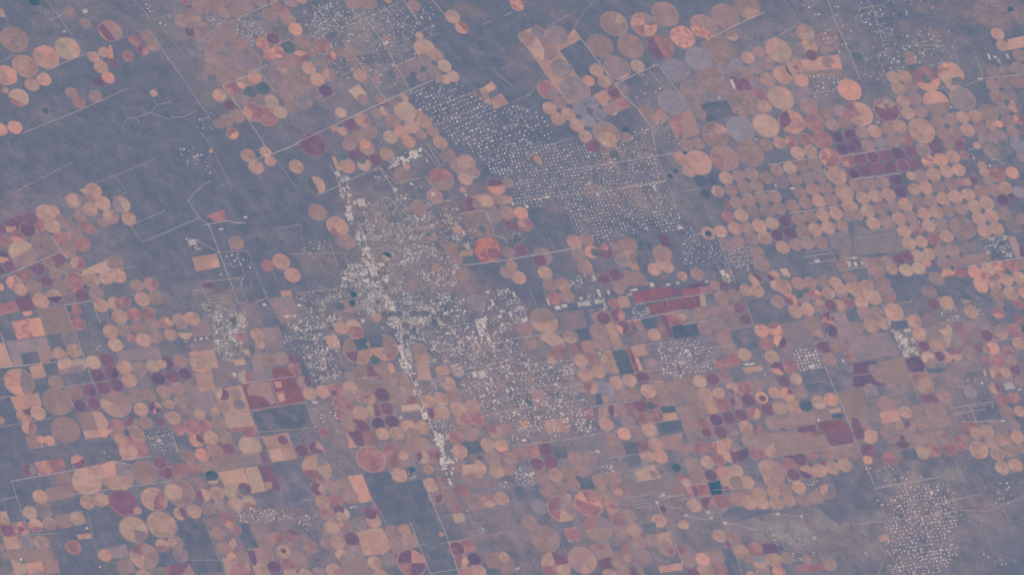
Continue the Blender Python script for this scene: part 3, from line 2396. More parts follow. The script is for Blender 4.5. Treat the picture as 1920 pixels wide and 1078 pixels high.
R .8 440 490 470 760
R .8 560 700 600 900
R .8 650 640 760 900
R .8 300 420 330 600
T 640 540
R .9 0 180 300 120 600 60
R .8 200 0 300 230
R .8 330 0 420 230
R .8 450 160 800 100
R .8 620 60 680 300
T 640 540
R .8 880 560 960 780
R .8 980 440 1090 760
R .8 800 560 1100 500
R .7 900 680 1278 610
R .7 1000 730 1278 690
R .7 840 300 900 560
T 960 540
R .7 0 700 440 640
R .7 0 800 540 720
R .7 60 560 150 900
R .7 200 560 290 860
R .7 340 720 430 1000
R .7 0 640 300 600
T 320 540
R .7 900 420 980 720
R .7 1010 400 1080 660
R .7 1120 400 1190 700
R .7 880 330 1278 270
R .7 950 200 990 340
R .7 1060 200 1100 400
T 640 270
Y 550 75 38 75
Y 590 50 30 20
Y 640 128 16 40
Y 45 258 30 26
Y 8 275 22 34
Y 150 440 75 70
Y 62 545 56 70
Y 50 480 36 40
Y 10 380 26 24
Y 60 385 30 20
Y 128 670 46 36
Y 185 575 22 34
Y 190 790 60 24
Y 180 1022 66 24
Y 240 975 60 40
Y 300 905 50 34
Y 100 985 44 60
Y 340 995 30 30
Y 450 888 26 24
Y 440 800 30 20
Y 495 790 30 20
Y 515 805 18 24
Y 940 765 40 60
Y 915 670 24 36
Y 930 385 24 20
Y 1000 650 20 16
Y 685 380 34 30
Y 680 608 30 18
Y 990 255 36 12
Y 820 595 20 20
Y 870 490 20 16
Y 400 345 34 30
Y 400 160 40 30
Y 420 700 18 18
Y 250 1060 24 30
Y 20 1010 40 30
T 640 540
Y 455 480 50 140
Y 495 490 60 90
Y 510 590 30 46
Y 530 640 24 14
Y 485 635 22 20
Y 560 720 30 40
Y 580 770 34 10
Y 580 795 30 10
Y 1040 245 90 40
Y 1060 280 40 60
Y 1045 320 60 60
Y 1100 380 30 50
Y 1205 175 54 26
Y 1185 215 44 26
Y 1265 200 26 40
Y 1130 110 26 60
Y 1095 30 30 20
Y 1050 650 70 60
Y 1000 650 40 50
Y 1050 810 50 26
Y 885 410 40 30
Y 800 340 60 14
Y 620 960 40 60
Y 600 920 30 40
Y 160 245 34 26
Y 305 300 14 10
Y 130 190 20 20
Y 590 240 40 50
Y 445 968 30 20
Y 1155 330 18 20
Y 290 125 14 14
Y 860 210 20 14
Y 1235 660 20 20
T 960 540
Y 535 120 120 46
Y 390 135 46 28
Y 340 150 50 36
Y 270 105 18 60
Y 630 105 30 40
Y 650 40 26 80
Y 680 90 20 30
Y 515 78 26 26
Y 570 65 26 30
Y 720 35 24 40
Y 910 15 70 18
Y 880 50 50 16
Y 60 150 50 34
Y 95 240 60 30
Y 15 50 24 50
Y 1260 560 40 40
Y 1145 515 24 16
Y 1110 420 30 24
Y 180 575 24 18
Y 120 540 18 18
Y 330 720 30 20
Y 370 945 28 46
Y 655 490 14 30
T 960 270
Y 1065 330 16 56
Y 685 265 14 26
Y 740 140 40 14
Y 580 295 30 14
Y 265 400 40 18
Y 110 470 30 24
Y 640 380 18 22
Y 1255 628 50 24
Y 1168 1055 40 22
Y 1240 1042 30 18
Y 1045 1055 40 40
Y 610 1005 24 50
Y 700 -5 10 10
Y 1000 635 20 16
Y 210 415 30 14
Y 5 450 20 24
T 1280 270
Y 695 318 18 32
Y 818 335 40 18
Y 1005 878 44 20
Y 1245 900 34 60
Y 1240 858 70 12
Y 300 965 40 50
Y 330 990 34 40
Y 350 1020 20 20
Y 180 1030 30 18
Y 285 688 70 20
T 1280 0
Y 375 635 24 90
Y 295 582 16 24
Y 270 735 40 24
Y 460 775 16 12
Y 550 1048 26 8
T 1600 0
Y 945 595 40 20
Y 180 920 34 18
Y 465 432 18 14
Y 1058 430 26 24
Y 730 805 18 20
Y 1015 430 16 50
Y 1090 460 14 50
Y 1155 425 24 50
T 0 0
Y 635 88 50 40
Y 480 240 22 16
Y 760 445 16 14
T 640 0
Y 330 325 50 22
Y 388 490 22 24
Y 80 520 20 20
Y 50 590 16 20
Y 1220 960 26 26
T 320 540
Y 270 375 24 24
Y 228 382 26 20
Y 185 390 12 24
Y 112 402 20 10
Y 1145 535 36 32
Y 1225 225 18 36
Y 1195 220 16 34
Y 935 300 44 34
Y 960 130 34 20
Y 880 270 16 18
Y 1075 855 30 16
Y 475 650 30 40
Y 700 125 30 20
Y 415 345 14 18
Y 470 375 12 16
T 1600 540
Y 270 265 20 18
Y 405 318 60 30
Y 290 320 40 20
Y 335 350 40 70
Y 380 400 60 60
Y 440 390 40 40
Y 430 470 90 60
Y 390 500 50 60
Y 1120 995 44 10
Y 1040 885 14 24
Y 1215 478 12 12
Y 432 97 16 14
Y 1245 760 36 16
Y 930 75 30 8
Y 1165 735 90 60
T 1600 270
Y 1020 165 22 14
Y 1045 120 36 16
Y 10 855 40 20
Y 15 900 30 34
Y 60 890 20 44
Y 1035 715 50 24
Y 1135 700 26 30
Y 1160 770 20 16
Y 490 585 12 26
Y 630 650 24 12
Y 600 575 16 16
T 0 540
Y 723 462 16 12
T 320 270
Y 160 740 60 60
Y 375 640 40 14
Y 560 550 30 16
Y 180 95 40 14
Y 1250 225 40 50
Y 375 980 14 30
Y 1272 265 14 40
Y 455 790 14 12
T 960 808
Y 1125 485 24 28
Y 1085 535 26 26
Y 150 320 40 26
Y 640 155 40 26
Y 90 70 40 20
Y 40 1030 30 24
Y 745 265 20 26
T 1280 808
Y 190 608 36 24
Y 210 650 40 20
Y 318 690 28 24
Y 25 632 46 20
Y 710 620 34 24
Y 888 640 24 34
Y 985 800 34 26
Y 260 80 22 20
Y 675 102 16 18
T 1600 808
Y 215 555 22 26
Y 585 460 26 26
Y 1158 542 26 18
Y 90 915 16 22
Y 180 520 24 10
T 640 808
Y 760 160 28 90
Y 755 240 22 90
Y 785 320 18 30
Y 810 380 26 64
Y 705 20 30 50
Y 690 68 22 14
Y 90 568 70 16
Y 790 235 70 18
Y 1225 385 26 12
Y 860 210 10 40
T 0 808
Y 1190 70 40 26
Y 155 960 20 20
Y 315 110 16 12
Y 650 725 24 16
Y 745 1017 16 12
T 1280 540
Y 45 495 30 24
Y 5 560 20 30
Y 960 590 40 30
Y 612 648 24 14
Y 1017 990 18 26
Y 1200 545 24 30
Y 500 570 90 14
Y 30 470 40 20
T 640 0
C N1 .62 6.5 .35 24 -9 13 24 : -210 90 -180 20 0 20 130 70 420 40 560 120 720 90 700 130 540 230 350 290 250 230 0 220 -200 260
C N1b .55 6 .45 15 -5 8 15 : -205 40 -120 30 -40 60 0 130 -60 230 -130 280 -230 220
C N2 .80 8 .22 24 -10 15 30 : 480 690 700 610 880 620 960 700 1040 720 1278 830 1290 1085 850 1085 745 960 620 880 560 780
C N3 .35 5.5 .4 24 -9 13 24 : 0 180 250 230 330 330 470 640 310 700 160 500 0 300
C N4 .30 5.5 .4 24 -9 13 24 : -290 250 -200 200 -60 300 20 420 -60 600 -220 420
T 960 0
C N5 .70 7.5 .25 24 -10 15 28 : -5 780 120 800 260 880 300 980 290 1085 -5 1085
C N6 .35 6.5 .35 34 -6 13 34 : 880 520 1090 480 1180 600 1060 800 900 740 1020 660
C N7 .55 6.5 .35 30 -5 12 28 : 880 1000 1160 900 1250 1050 1278 1085 900 1085
T 960 270
C N8 .87 6.9 .18 25.5 -4 10 24.5 : -5 0 560 0 600 90 520 150 640 190 600 330 760 330 770 480 860 540 1240 490 1278 640 860 690 640 740 480 640 400 470 330 410 200 480 120 470 -5 440
C N9 .8 6.4 .3 25.5 -4 10 24.5 : 560 0 1060 0 1080 90 1150 280 1230 490 860 540 780 470 760 330 620 330 640 190 530 150 600 90
T 640 270
C N10 .85 8 .22 24 -8 13 25 : 900 0 1285 0 1285 330 1240 270 1130 220 1020 90
T 1280 270
C N11 .75 6 .3 24 -4 9 24 : -5 600 110 650 240 700 330 900 60 920 -5 890
C N11b .5 6 .3 16 -3 7 16 : 320 800 520 770 560 960 470 960 360 900
T 1280 540
C N12 .95 9.5 .12 26 -4 9 24 : 818 455 1010 450 1055 600 880 625
C N13 .75 8 .25 23 -4 9 24 : -190 440 110 370 240 470 250 620 0 660 -150 640
T 1600 808
C N14 .86 8.6 .22 28 -4 10 25 : 240 500 470 420 640 430 790 640 780 720 720 730 760 900 700 980 380 880 290 820
C N14b .85 8.8 .25 28 -4 10 25 : 270 840 380 880 740 880 720 1000 600 1078 330 1078
C N15 .4 7.5 .4 32 -4 12 34 : 60 260 400 250 700 350 660 440 470 420 200 440
C N16 .40 8.5 .4 34 -4 12 34 : 940 380 1240 380 1260 500 1160 570 1000 520
C N17 .35 8.5 .4 34 -4 12 34 : 960 900 1200 880 1220 980 1060 1040
T 1600 0
C N18 .7 7 .35 34 -6 14 38 : -10 40 160 0 230 120 240 230 160 240 60 180 -10 100
C N18b .7 7 .35 34 -6 14 34 : 140 230 290 210 400 480 280 640 160 640 220 520
C N19 .7 8 .4 38 -7 14 34 : 380 280 520 220 700 280 690 350 580 420 380 420
T 1280 0
C N20 .7 7.5 .35 30 -5 12 34 : 920 550 1240 560 1180 700 1010 760 930 690
C N20b .28 7.5 .45 34 -6 14 38 : 880 0 1278 0 1278 420 1160 400 1000 250
T 320 0
C N21 .7 5 .4 15 -5 8 15 : 270 90 400 110 440 170 370 200 260 150
C N22 .65 5.5 .4 17 -6 9 17 : 480 130 600 120 720 280 640 360 500 300
C N22b .3 5 .4 20 -7 10 20 : 960 420 1278 300 1278 560 1100 560
C N23 .35 8 .4 30 -10 14 28 : 160 880 330 860 300 1000 160 980
T 0 0
C N24 .28 7 .4 26 -10 14 26 : 950 40 1278 0 1278 240 1180 240 1100 100
T 320 270
C N25 .45 7.5 .4 28 -10 14 26 : 30 40 250 30 330 150 280 240 160 230
C N26 .5 8 .35 34 -5 12 36 : 380 830 580 810 620 970 440 980
C N26b .4 7 .35 20 -3 8 20 : 1030 720 1180 720 1150 790 990 830 960 800
T 640 540
C N27 .6 6.5 .4 26 -4 10 26 : 680 330 960 260 1278 420 1278 780 1000 840 860 650 720 500
C N27b .55 6.5 .3 26 -4 10 26 : 1040 870 1278 820 1278 1000 1090 960
T 960 540
C N28 .55 7.5 .35 28 -4 10 28 : -5 640 240 560 460 660 420 740 560 830 600 880 640 1080 -5 1080
C N29 .45 7.5 .35 26 -4 10 26 : -5 380 60 440 160 560 40 620 -5 600
C N30 .5 7.5 .35 26 -4 10 26 : 1080 430 1200 400 1278 500 1278 690 1150 660
T 320 540
C N31 .55 6.5 .35 20 -3 8 20 : 880 420 1150 390 1270 640 1250 680 1080 720 980 520
C N32 .45 7 .35 26 -4 10 26 : 1010 850 1278 800 1278 1078 1090 1078
T 0 808
C N33 .55 5.5 .3 21 -3 8 21 : 1090 20 1278 -20 1340 150 1150 200
C N33b .6 8 .4 40 -6 16 30 : 750 140 860 130 840 200 770 210
T 320 808
C N34 .5 6 .45 15 -2 6 15 : 480 600 640 560 860 600 900 660 700 680 520 680
C N35 .5 6 .45 18 -3 7 18 : 880 650 1100 610 1140 720 1040 760 960 700
T 960 808
C N36 .6 6.5 .35 17 -3 7 17 : -5 340 60 240 130 290 180 400 60 420
C N37 .35 6.5 .4 24 -4 9 24 : -5 0 640 -10 640 40 200 90 -5 100
C N38 .6 7 .4 20 -3 8 20 : 640 270 740 250 770 300 690 330
T 640 808
C N39 .55 6.5 .35 24 -4 9 24 : 1160 360 1278 340 1278 440 1120 450
T 1280 808
C N40 .7 7 .3 26 -4 10 26 : 920 370 1010 360 1030 440 940 450
T 0 540
C N41 .6 7 .4 28 -4 10 28 : 680 420 770 410 750 480 700 480
T 1600 540
C N42 .9 8.5 .15 48 -7 18 38 : 790 680 950 660 970 720 820 730
T 640 540
W .8 6 : -90 20 20 -20 200 -30 440 -20 620 60 770 150 760 270 620 290 480 330 440 360 420 300 330 230 150 190 110 120 -30 40
W .95 6 : 120 20 300 20 480 90 640 110 760 240 620 270 470 300 340 240 190 180
W .6 6.5 : 430 300 620 300 620 400 480 430 440 380
W .22 6 : 620 0 850 0 900 120 960 230 840 330 640 330 780 180
W .45 7 : 1080 0 1278 0 1278 420 1180 330 1100 250
W .5 7 : 550 690 730 680 770 770 620 820
W .5 6 : 660 1000 820 980 850 1078 700 1078
W .3 6 : 960 420 1130 400 1160 500 1000 560
T 640 270
W .21 5.6 : 120 180 300 170 420 340 640 420 900 480 880 700 900 980 860 1078 0 1078 0 800 140 560 180 460 320 430 420 330 280 280
W .27 5.6 : 160 440 450 440 560 600 560 760 400 760 230 760 160 580
W .55 6.5 : 480 760 700 730 720 830 620 900 420 960 380 880 560 840
W .45 6.5 : 600 940 900 900 900 1060 760 1078 620 1040
W .5 7 : 380 100 520 60 620 20 640 130 480 140 330 200 300 180
W .5 7 : -10 900 140 900 220 960 330 960 340 1080 -10 1080
W .35 6 : 820 640 980 640 980 800 820 820
T 320 540
W .7 6.5 : 940 50 1278 -5 1278 120 1160 110 1150 190 960 200
W .5 6.5 : 970 200 1278 190 1278 300 1150 320 1000 330 880 300
W .4 6 : 840 360 1150 330 1160 420 1000 450 850 420
W .55 6.5 : 200 110 500 140 560 300 500 400 330 380 300 260
W .45 7 : 330 380 560 330 560 430 470 560 330 520
T 1600 540
W .8 8 : 290 320 450 370 500 500 380 530
W .6 7 : 640 170 760 150 800 240 680 250
W .5 7 : 910 110 990 190 950 210 900 150
T 1600 270
W .55 8 : 960 730 1150 700 1210 850 1040 890
W .4 7 : 870 50 920 130 840 150 820 70
T 960 270
W .35 7 : 430 1000 560 960 640 1078 430 1078
W .3 6 : 0 640 100 700 90 790 0 760
T 960 540
W .45 7 : -5 40 60 80 110 160 130 260 -5 270
W .5 7 : 460 60 680 40 720 160 560 180
W .5 7 : 880 130 1010 110 1040 200 900 230
W .5 7 : 260 530 450 510 490 690 420 700
T 1280 270
W .5 7 : 250 920 330 920 380 1040 280 1060
T 320 270
W .5 7 : 110 700 190 690 260 780 200 800 130 790
W .25 6 : 520 1000 640 1020 640 1078 520 1078
W .2 6 : 980 800 1200 760 1200 840 1050 860
T 960 808
W .4 6 : 620 250 760 250 800 340 680 330
W .45 7 : 1060 450 1278 450 1278 540 1120 540
T 1280 808
W .25 6 : 640 760 960 800 1060 960 820 980 700 880
T 640 808
W .6 7 : 680 0 780 0 860 220 800 250
W .3 6 : 930 580 1010 600 1110 730 1040 770 960 680
W .5 7 : 500 310 590 300 610 350 520 360
T 640 270
W .17 7 1 : -20 240 60 240 60 420 150 420 200 480 150 500 100 480 110 590 60 600 20 520 20 420 -20 400
W .2 7 1 : 90 640 160 640 200 760 330 1078 250 1078 170 900 110 700
W .22 7 1 : 130 940 360 940 360 1040 130 1040
W .3 7 1 : 380 90 600 30 620 120 420 170
T 640 540
W .22 7 1 : 250 0 330 0 420 180 470 400 440 420 340 260
W .15 7 1 : 420 420 500 420 540 600 640 860 720 1078 660 1078 560 840 430 560
W .2 6.8 : 500 340 1278 420 1278 1060 1000 860 860 660 640 520
W .3 7 1 : 990 240 1080 220 1130 420 1050 420
T 960 540
W .2 7 : -5 540 240 570 460 540 440 740 560 840 600 1078 -5 1078
T 640 270
W .12 7 : 0 560 900 480 900 1078 0 1078
T 320 540
W .3 6.5 : 980 500 1160 470 1280 640 1100 740
T 1600 808
C N14c .35 7.5 .4 28 -4 10 25 : 170 480 420 380 720 400 840 600 820 760 800 1000 700 1078 240 1078 240 820
T 640 808
W .3 8 1 : 690 0 740 0 840 240 820 400 790 400 740 240
W .35 7 : 680 0 800 0 880 220 800 260
T 320 540
W .4 7 : 310 230 560 180 570 320 420 420 320 380
T 1600 0
W .06 7 : 0 0 700 0 760 420 300 660 0 560
T 640 0
W .12 6 : -300 0 700 0 700 300 400 560 -200 640
T 640 540
W .022 8 1 : 500 340 1278 420 1278 1060 1000 860 860 660 640 520
W .025 8 1 : 640 60 900 60 1278 0 1278 420 900 420 640 300
T 960 540
W .02 8 1 : -5 540 240 570 460 540 440 740 560 840 600 1078 -5 1078
T 640 270
W .012 7 1 : 300 170 640 300 900 480 880 700 900 980 400 900 160 500
T 320 540
W .05 8 1 : 300 220 560 180 560 420 330 440
W .03 8 1 : 850 200 1270 190 1250 660 1080 720 960 500
"""

SOFT = """
740 560 110 130 20 S 0.57
740 420 130 130 60 I .55
880 640 170 110 30 S 0.57
1000 690 130 120 20 C .45
1000 800 140 50 0 B .35
600 590 90 80 10 S 0.69
430 590 90 60 30 S 0.8
400 560 40 30 20 C .6
690 40 110 60 20 S 0.4
700 90 90 60 40 S 0.92
420 60 160 90 30 S 0.8
430 110 120 70 20 S 0.57
560 100 140 90 20 S 0.69
680 170 100 70 30 S 0.69
860 250 80 60 30 S 0.29
1130 330 170 60 0 S 0.57
1250 350 60 120 -20 S 0.8
1310 400 50 40 0 S 0.8
1160 380 60 40 0 C .4
1250 210 60 60 0 S 0.69
1420 120 200 110 0 S 0.8
1560 60 60 140 -20 S 0.69
1650 140 60 90 -20 S 0.69
1780 100 100 50 20 S 0.69
1860 15 100 30 10 C .6
1500 505 160 30 0 S 0.57
1450 640 180 110 0 S 0.4
1500 780 250 110 0 S 0.46
1750 700 200 130 0 S 0.52
1720 790 160 100 0 C .5
1180 720 140 80 0 C .5
1150 880 160 80 0 S 0.8
1180 980 160 90 0 C .5
1350 920 120 60 0 C .5
1420 1020 200 70 10 S 0.69
1620 960 250 120 0 I .5
1750 1000 150 120 0 I .5
1850 980 100 90 0 S 0.46
60 100 80 40 20 S 0.46
110 60 70 40 30 S 0.69
60 570 100 60 0 S 0.57
220 700 120 80 0 S 0.57
300 600 80 60 0 S 0.46
440 700 110 70 10 L .3
430 760 110 60 0 C .4
640 740 110 80 20 C .5
700 800 130 90 0 C .6
860 850 110 60 0 C .6
850 760 110 60 20 C .4
230 900 170 60 0 S 0.46
470 900 110 90 10 C .5
560 1000 130 70 10 C .6
440 1040 80 60 0 C .5
680 1030 80 80 0 C .5
950 1010 110 60 20 C .5
50 440 90 50 0 C .5
100 400 120 50 20 S 0.57
180 460 80 30 20 S 0.69
60 1040 70 50 0 I .5
420 395 40 16 20 S 0.15
500 380 80 14 -10 S 0.15
560 470 130 20 30 S 0.18
380 460 40 50 0 S 0.07
900 370 60 30 10 I .7
920 420 50 40 0 I .6
180 20 100 40 20 S 0.57
310 40 60 50 0 S 0.69
260 215 30 18 -15 S 0.09
260 165 24 18 0 S 0.12
90 215 40 25 0 S 0.57
1100 420 130 14 25 I .5
1230 60 40 60 0 S 0.46
1000 120 60 40 20 C .3
1720 980 60 80 0 I .4
1880 900 80 70 0 I .4
700 420 40 30 20 C .5
760 400 30 20 0 M .5
800 450 40 30 10 C .5
720 480 50 20 -10 I .6
830 400 40 30 30 C .4
780 520 40 20 0 C .5
850 520 40 30 0 C .6
760 560 30 20 0 N .5
900 560 40 40 20 C .5
820 590 40 30 0 N .4
880 660 50 30 -10 C .4
940 700 40 40 0 I .4
850 700 40 30 20 N .5
960 640 50 20 -10 N .5
1020 760 60 40 10 C .5
590 640 40 30 10 N .5
640 600 50 20 0 C .3
470 440 60 12 -15 S 0.21
600 500 60 40 20 I .5
650 380 20 30 0 B .3
1010 300 40 20 0 I .4
1180 300 60 30 -10 I .6
1120 360 30 20 0 C .5
1390 470 40 30 0 I .4
250 300 60 8 20 S 0.15
120 330 80 10 15 S 0.12
350 320 12 30 0 S 0.15
60 200 60 14 -15 S 0.12
160 230 14 10 0 S 0.18
1050 30 60 12 25 I .5
880 20 40 14 10 I .6
1800 30 100 14 12 C .6
1750 60 80 14 15 I .6
1700 900 30 20 0 I .6
1580 990 60 14 10 I .7
1480 980 80 16 8 I .6
1560 1010 50 24 20 I .7
1820 940 60 16 20 I .6
900 820 300 170 0 D .65
1340 760 260 200 0 D .6
1080 960 300 110 0 D .5
1440 200 260 110 0 D .5
1750 300 200 160 10 D .3
1650 720 280 130 0 D .5
1800 640 150 120 0 D .5
280 640 200 160 0 D .3
250 850 260 90 0 D .25
560 950 200 120 0 D .5
680 780 150 120 0 D .6
480 130 180 110 20 D .5
620 220 150 80 20 D .35
760 260 60 60 0 D .5
430 720 130 90 0 D .5
100 430 130 90 20 D .45
1130 500 160 70 0 D .4
1300 1000 220 70 0 D .6
800 582 38 16 -15 O .6
1480 1000 70 26 10 Z .8
1560 970 40 30 20 Z .6
1640 1000 30 50 0 Z .5
1690 900 50 20 0 Z .5
1790 890 50 14 10 Z .6
1850 985 40 20 20 Z .25
1720 1000 60 60 0 S .3
1400 960 60 20 10 Z .5
1200 880 40 18 -10 Z .6
1340 960 30 20 0 Z .5
740 430 90 80 40 Z .35
700 540 60 50 30 Z .4
420 600 60 40 30 Z .35
690 60 60 40 20 Z .3
560 470 110 12 30 S 0.2
490 385 60 8 -12 S 0.25
190 460 60 16 20 S 0.2
230 370 30 12 0 S 0.2
"""

CREEK = """
320 270 1 560 555 640 640 760 690 870 745 960 800 1100 860 1278 950
320 270 .7 570 550 700 520 860 500 1000 480 1100 430 1278 390
320 270 .6 700 700 820 720 950 790 1100 800 1278 810
0 270 .9 0 290 90 330 110 370 260 362 340 372 410 400 450 440
0 270 .8 1020 900 1130 870 1220 865 1278 900
0 270 .6 640 690 760 660 840 700 960 640
0 0 .6 700 900 720 820 760 780 740 720
1600 0 .8 700 10 840 60 1000 90 1100 115 1278 60
1600 0 .7 760 240 900 190 1080 200 1200 150
960 0 .6 20 480 120 560 220 620 260 740
640 270 .9 320 410 400 450 440 490 520 540 580 590
960 270 1 400 430 520 480 620 520 740 540 860 560 1000 590 1200 650
1280 808 .8 0 560 140 640 300 720 480 760 700 740 900 800 1100 760
1280 808 .6 560 870 700 900 860 960 1000 900 1200 900
1600 808 .7 0 620 140 600 240 560
1600 808 .7 760 800 900 850 1050 870 1200 960
640 808 .9 930 560 1000 640 1090 740 1180 860 1278 930
960 808 .7 0 900 120 960 200 1060
320 0 .5 100 880 300 960 500 1000 640 1060
"""

# ------------------------------------------------------------------ from the survey sheet to the ground (metres)
def g(px, py):
    s = 36.0 / cam_d.lens / W_PX
    d = fwd + RIGHT * ((px - W_PX / 2) * s) + UP * ((H_PX / 2 - py) * s)
    t = -CAM_P[2] / d[2]
    p = CAM_P + d * t
    return float(p[0]), float(p[1])


def jac(px, py):
    x0, y0 = g(px, py)
    x1, y1 = g(px + 1, py)
    x2, y2 = g(px, py + 1)
    return (x1 - x0, y1 - y0), (x2 - x0, y2 - y0)


def to_ground_vec(px, py, vx, vy):
    a, b = jac(px, py)
    return a[0] * vx + b[0] * vy, a[1] * vx + b[1] * vy


# ------------------------------------------------------------------ colours: sunlit sRGB readings turned into reflectance
AIR = (0.037, 0.0935, 0.1445)
GAIN = (1.17, 1.24, 1.33)


def alb(rgb):
    out = []
    for c, a, k in zip(rgb, AIR, GAIN):
        c /= 255.0
        l = c / 12.92 if c < .04045 else ((c + .055) / 1.055) ** 2.4
        out.append(min(.82, max(.008, (l - a) / k)))
    return tuple(out)


PAL = {k: alb(v) for k, v in {'A': (193, 147, 138), 'B': (167, 136, 134), 'C': (150, 127, 131), 'D': (136, 125, 137), 'E': (137, 132, 146), 'F': (144, 111, 126), 'G': (122, 101, 124), 'H': (107, 96, 124), 'I': (134, 122, 131), 'J': (97, 110, 124), 'K': (62, 98, 116), 'L': (171, 147, 141), 'M': (113, 117, 128), 'N': (106, 112, 131), 'O': (95, 107, 127), 'S': (128, 124, 135), 'V': (134, 100, 119), 'X': (196, 134, 123), 'Z': (145, 139, 142)}.items()}
ALT = {'A': 'F', 'B': 'L', 'C': 'D', 'D': 'C', 'E': 'D', 'F': 'B', 'G': 'G', 'H': 'G', 'I': 'C', 'J': 'M',
       'K': 'J', 'O': 'N', 'V': 'F', 'X': 'F', 'S': 'D', 'Z': 'D', 'L': 'B', 'M': 'I', 'N': 'D'}
ALTM = {'A': 'F', 'B': 'A', 'F': 'A', 'G': 'A', 'H': 'A', 'L': 'G', 'X': 'V'}
CNAME = {'A': 'bright salmon', 'B': 'dusty pink', 'C': 'mauve brown', 'D': 'greyish mauve', 'E': 'slate grey',
         'F': 'dusky red', 'G': 'dark maroon', 'H': 'dark purple', 'I': 'olive grey', 'J': 'dull teal',
         'K': 'deep teal', 'L': 'pale tan', 'M': 'grey green', 'N': 'dark blue grey', 'O': 'dark slate', 'V': 'deep red', 'X': 'vivid orange red', 'S': 'grey'}


# ------------------------------------------------------------------ materials
def new_mat(name):
    m = bpy.data.materials.new(name)
    m.use_nodes = True
    nt = m.node_tree
    b = nt.nodes['Principled BSDF']
    b.inputs['Roughness'].default_value = 1.0
    b.inputs['Specular IOR Level'].default_value = 0.05
    return m, nt, b


class NB:
    def __init__(s, nt):
        s.nt = nt

    def put(s, sock, v):
        if isinstance(v, bpy.types.NodeSocket):
            s.nt.links.new(v, sock)
        elif isinstance(v, (tuple, list)) and len(v) == 3 and sock.type == 'RGBA':
            sock.default_value = (*v, 1)
        else:
            sock.default_value = v

    def attr(s, name):
        n = s.nt.nodes.new('ShaderNodeAttribute')
        n.attribute_name = name
        return n

    def math(s, op, a, b=0.0, c=0.0, clamp=False):
        n = s.nt.nodes.new('ShaderNodeMath')
        n.operation = op
        n.use_clamp = clamp
        s.put(n.inputs[0], a)
        s.put(n.inputs[1], b)
        s.put(n.inputs[2], c)
        return n.outputs[0]

    def vmath(s, op, a, b=(0, 0, 0), scale=1.0):
        n = s.nt.nodes.new('ShaderNodeVectorMath')
        n.operation = op
        s.put(n.inputs[0], a)
        if op not in ('SCALE', 'LENGTH', 'NORMALIZE'):
            s.put(n.inputs[1], b)
        if op == 'SCALE':
            n.inputs['Scale'].default_value = scale
        return n.outputs['Value'] if op in ('LENGTH', 'DOT_PRODUCT') else n.outputs[0]

    def noise(s, vec, scale, detail=3.0, rough=.55, dist=0.0):
        n = s.nt.nodes.new('ShaderNodeTexNoise')
        s.put(n.inputs['Vector'], vec)
        n.inputs['Scale'].default_value = scale
        n.inputs['Detail'].default_value = detail
        n.inputs['Roughness'].default_value = rough
        n.inputs['Distortion'].default_value = dist
        return n.outputs['Fac']

    def ramp(s, v, a, b, o0=0.0, o1=1.0, smooth=True):
        n = s.nt.nodes.new('ShaderNodeMapRange')
        n.interpolation_type = 'SMOOTHSTEP' if smooth else 'LINEAR'
        n.clamp = True
        s.put(n.inputs[0], v)
        for i, x in enumerate((a, b, o0, o1)):
            n.inputs[i + 1].default_value = x
        return n.outputs[0]

    def mix(s, f, a, b, mode='MIX'):
        n = s.nt.nodes.new('ShaderNodeMix')
        n.data_type = 'RGBA'
        n.blend_type = mode
        s.put(n.inputs[0], f)
        s.put(n.inputs[6], a)
        s.put(n.inputs[7], b)
        return n.outputs[2]

    def scale_col(s, col, f):
        n = s.nt.nodes.new('ShaderNodeVectorMath')
        n.operation = 'SCALE'
        s.put(n.inputs[0], col)
        s.put(n.inputs['Scale'], f)
        return n.outputs[0]

    def pos(s):
        return s.nt.nodes.new('ShaderNodeNewGeometry').outputs['Position']


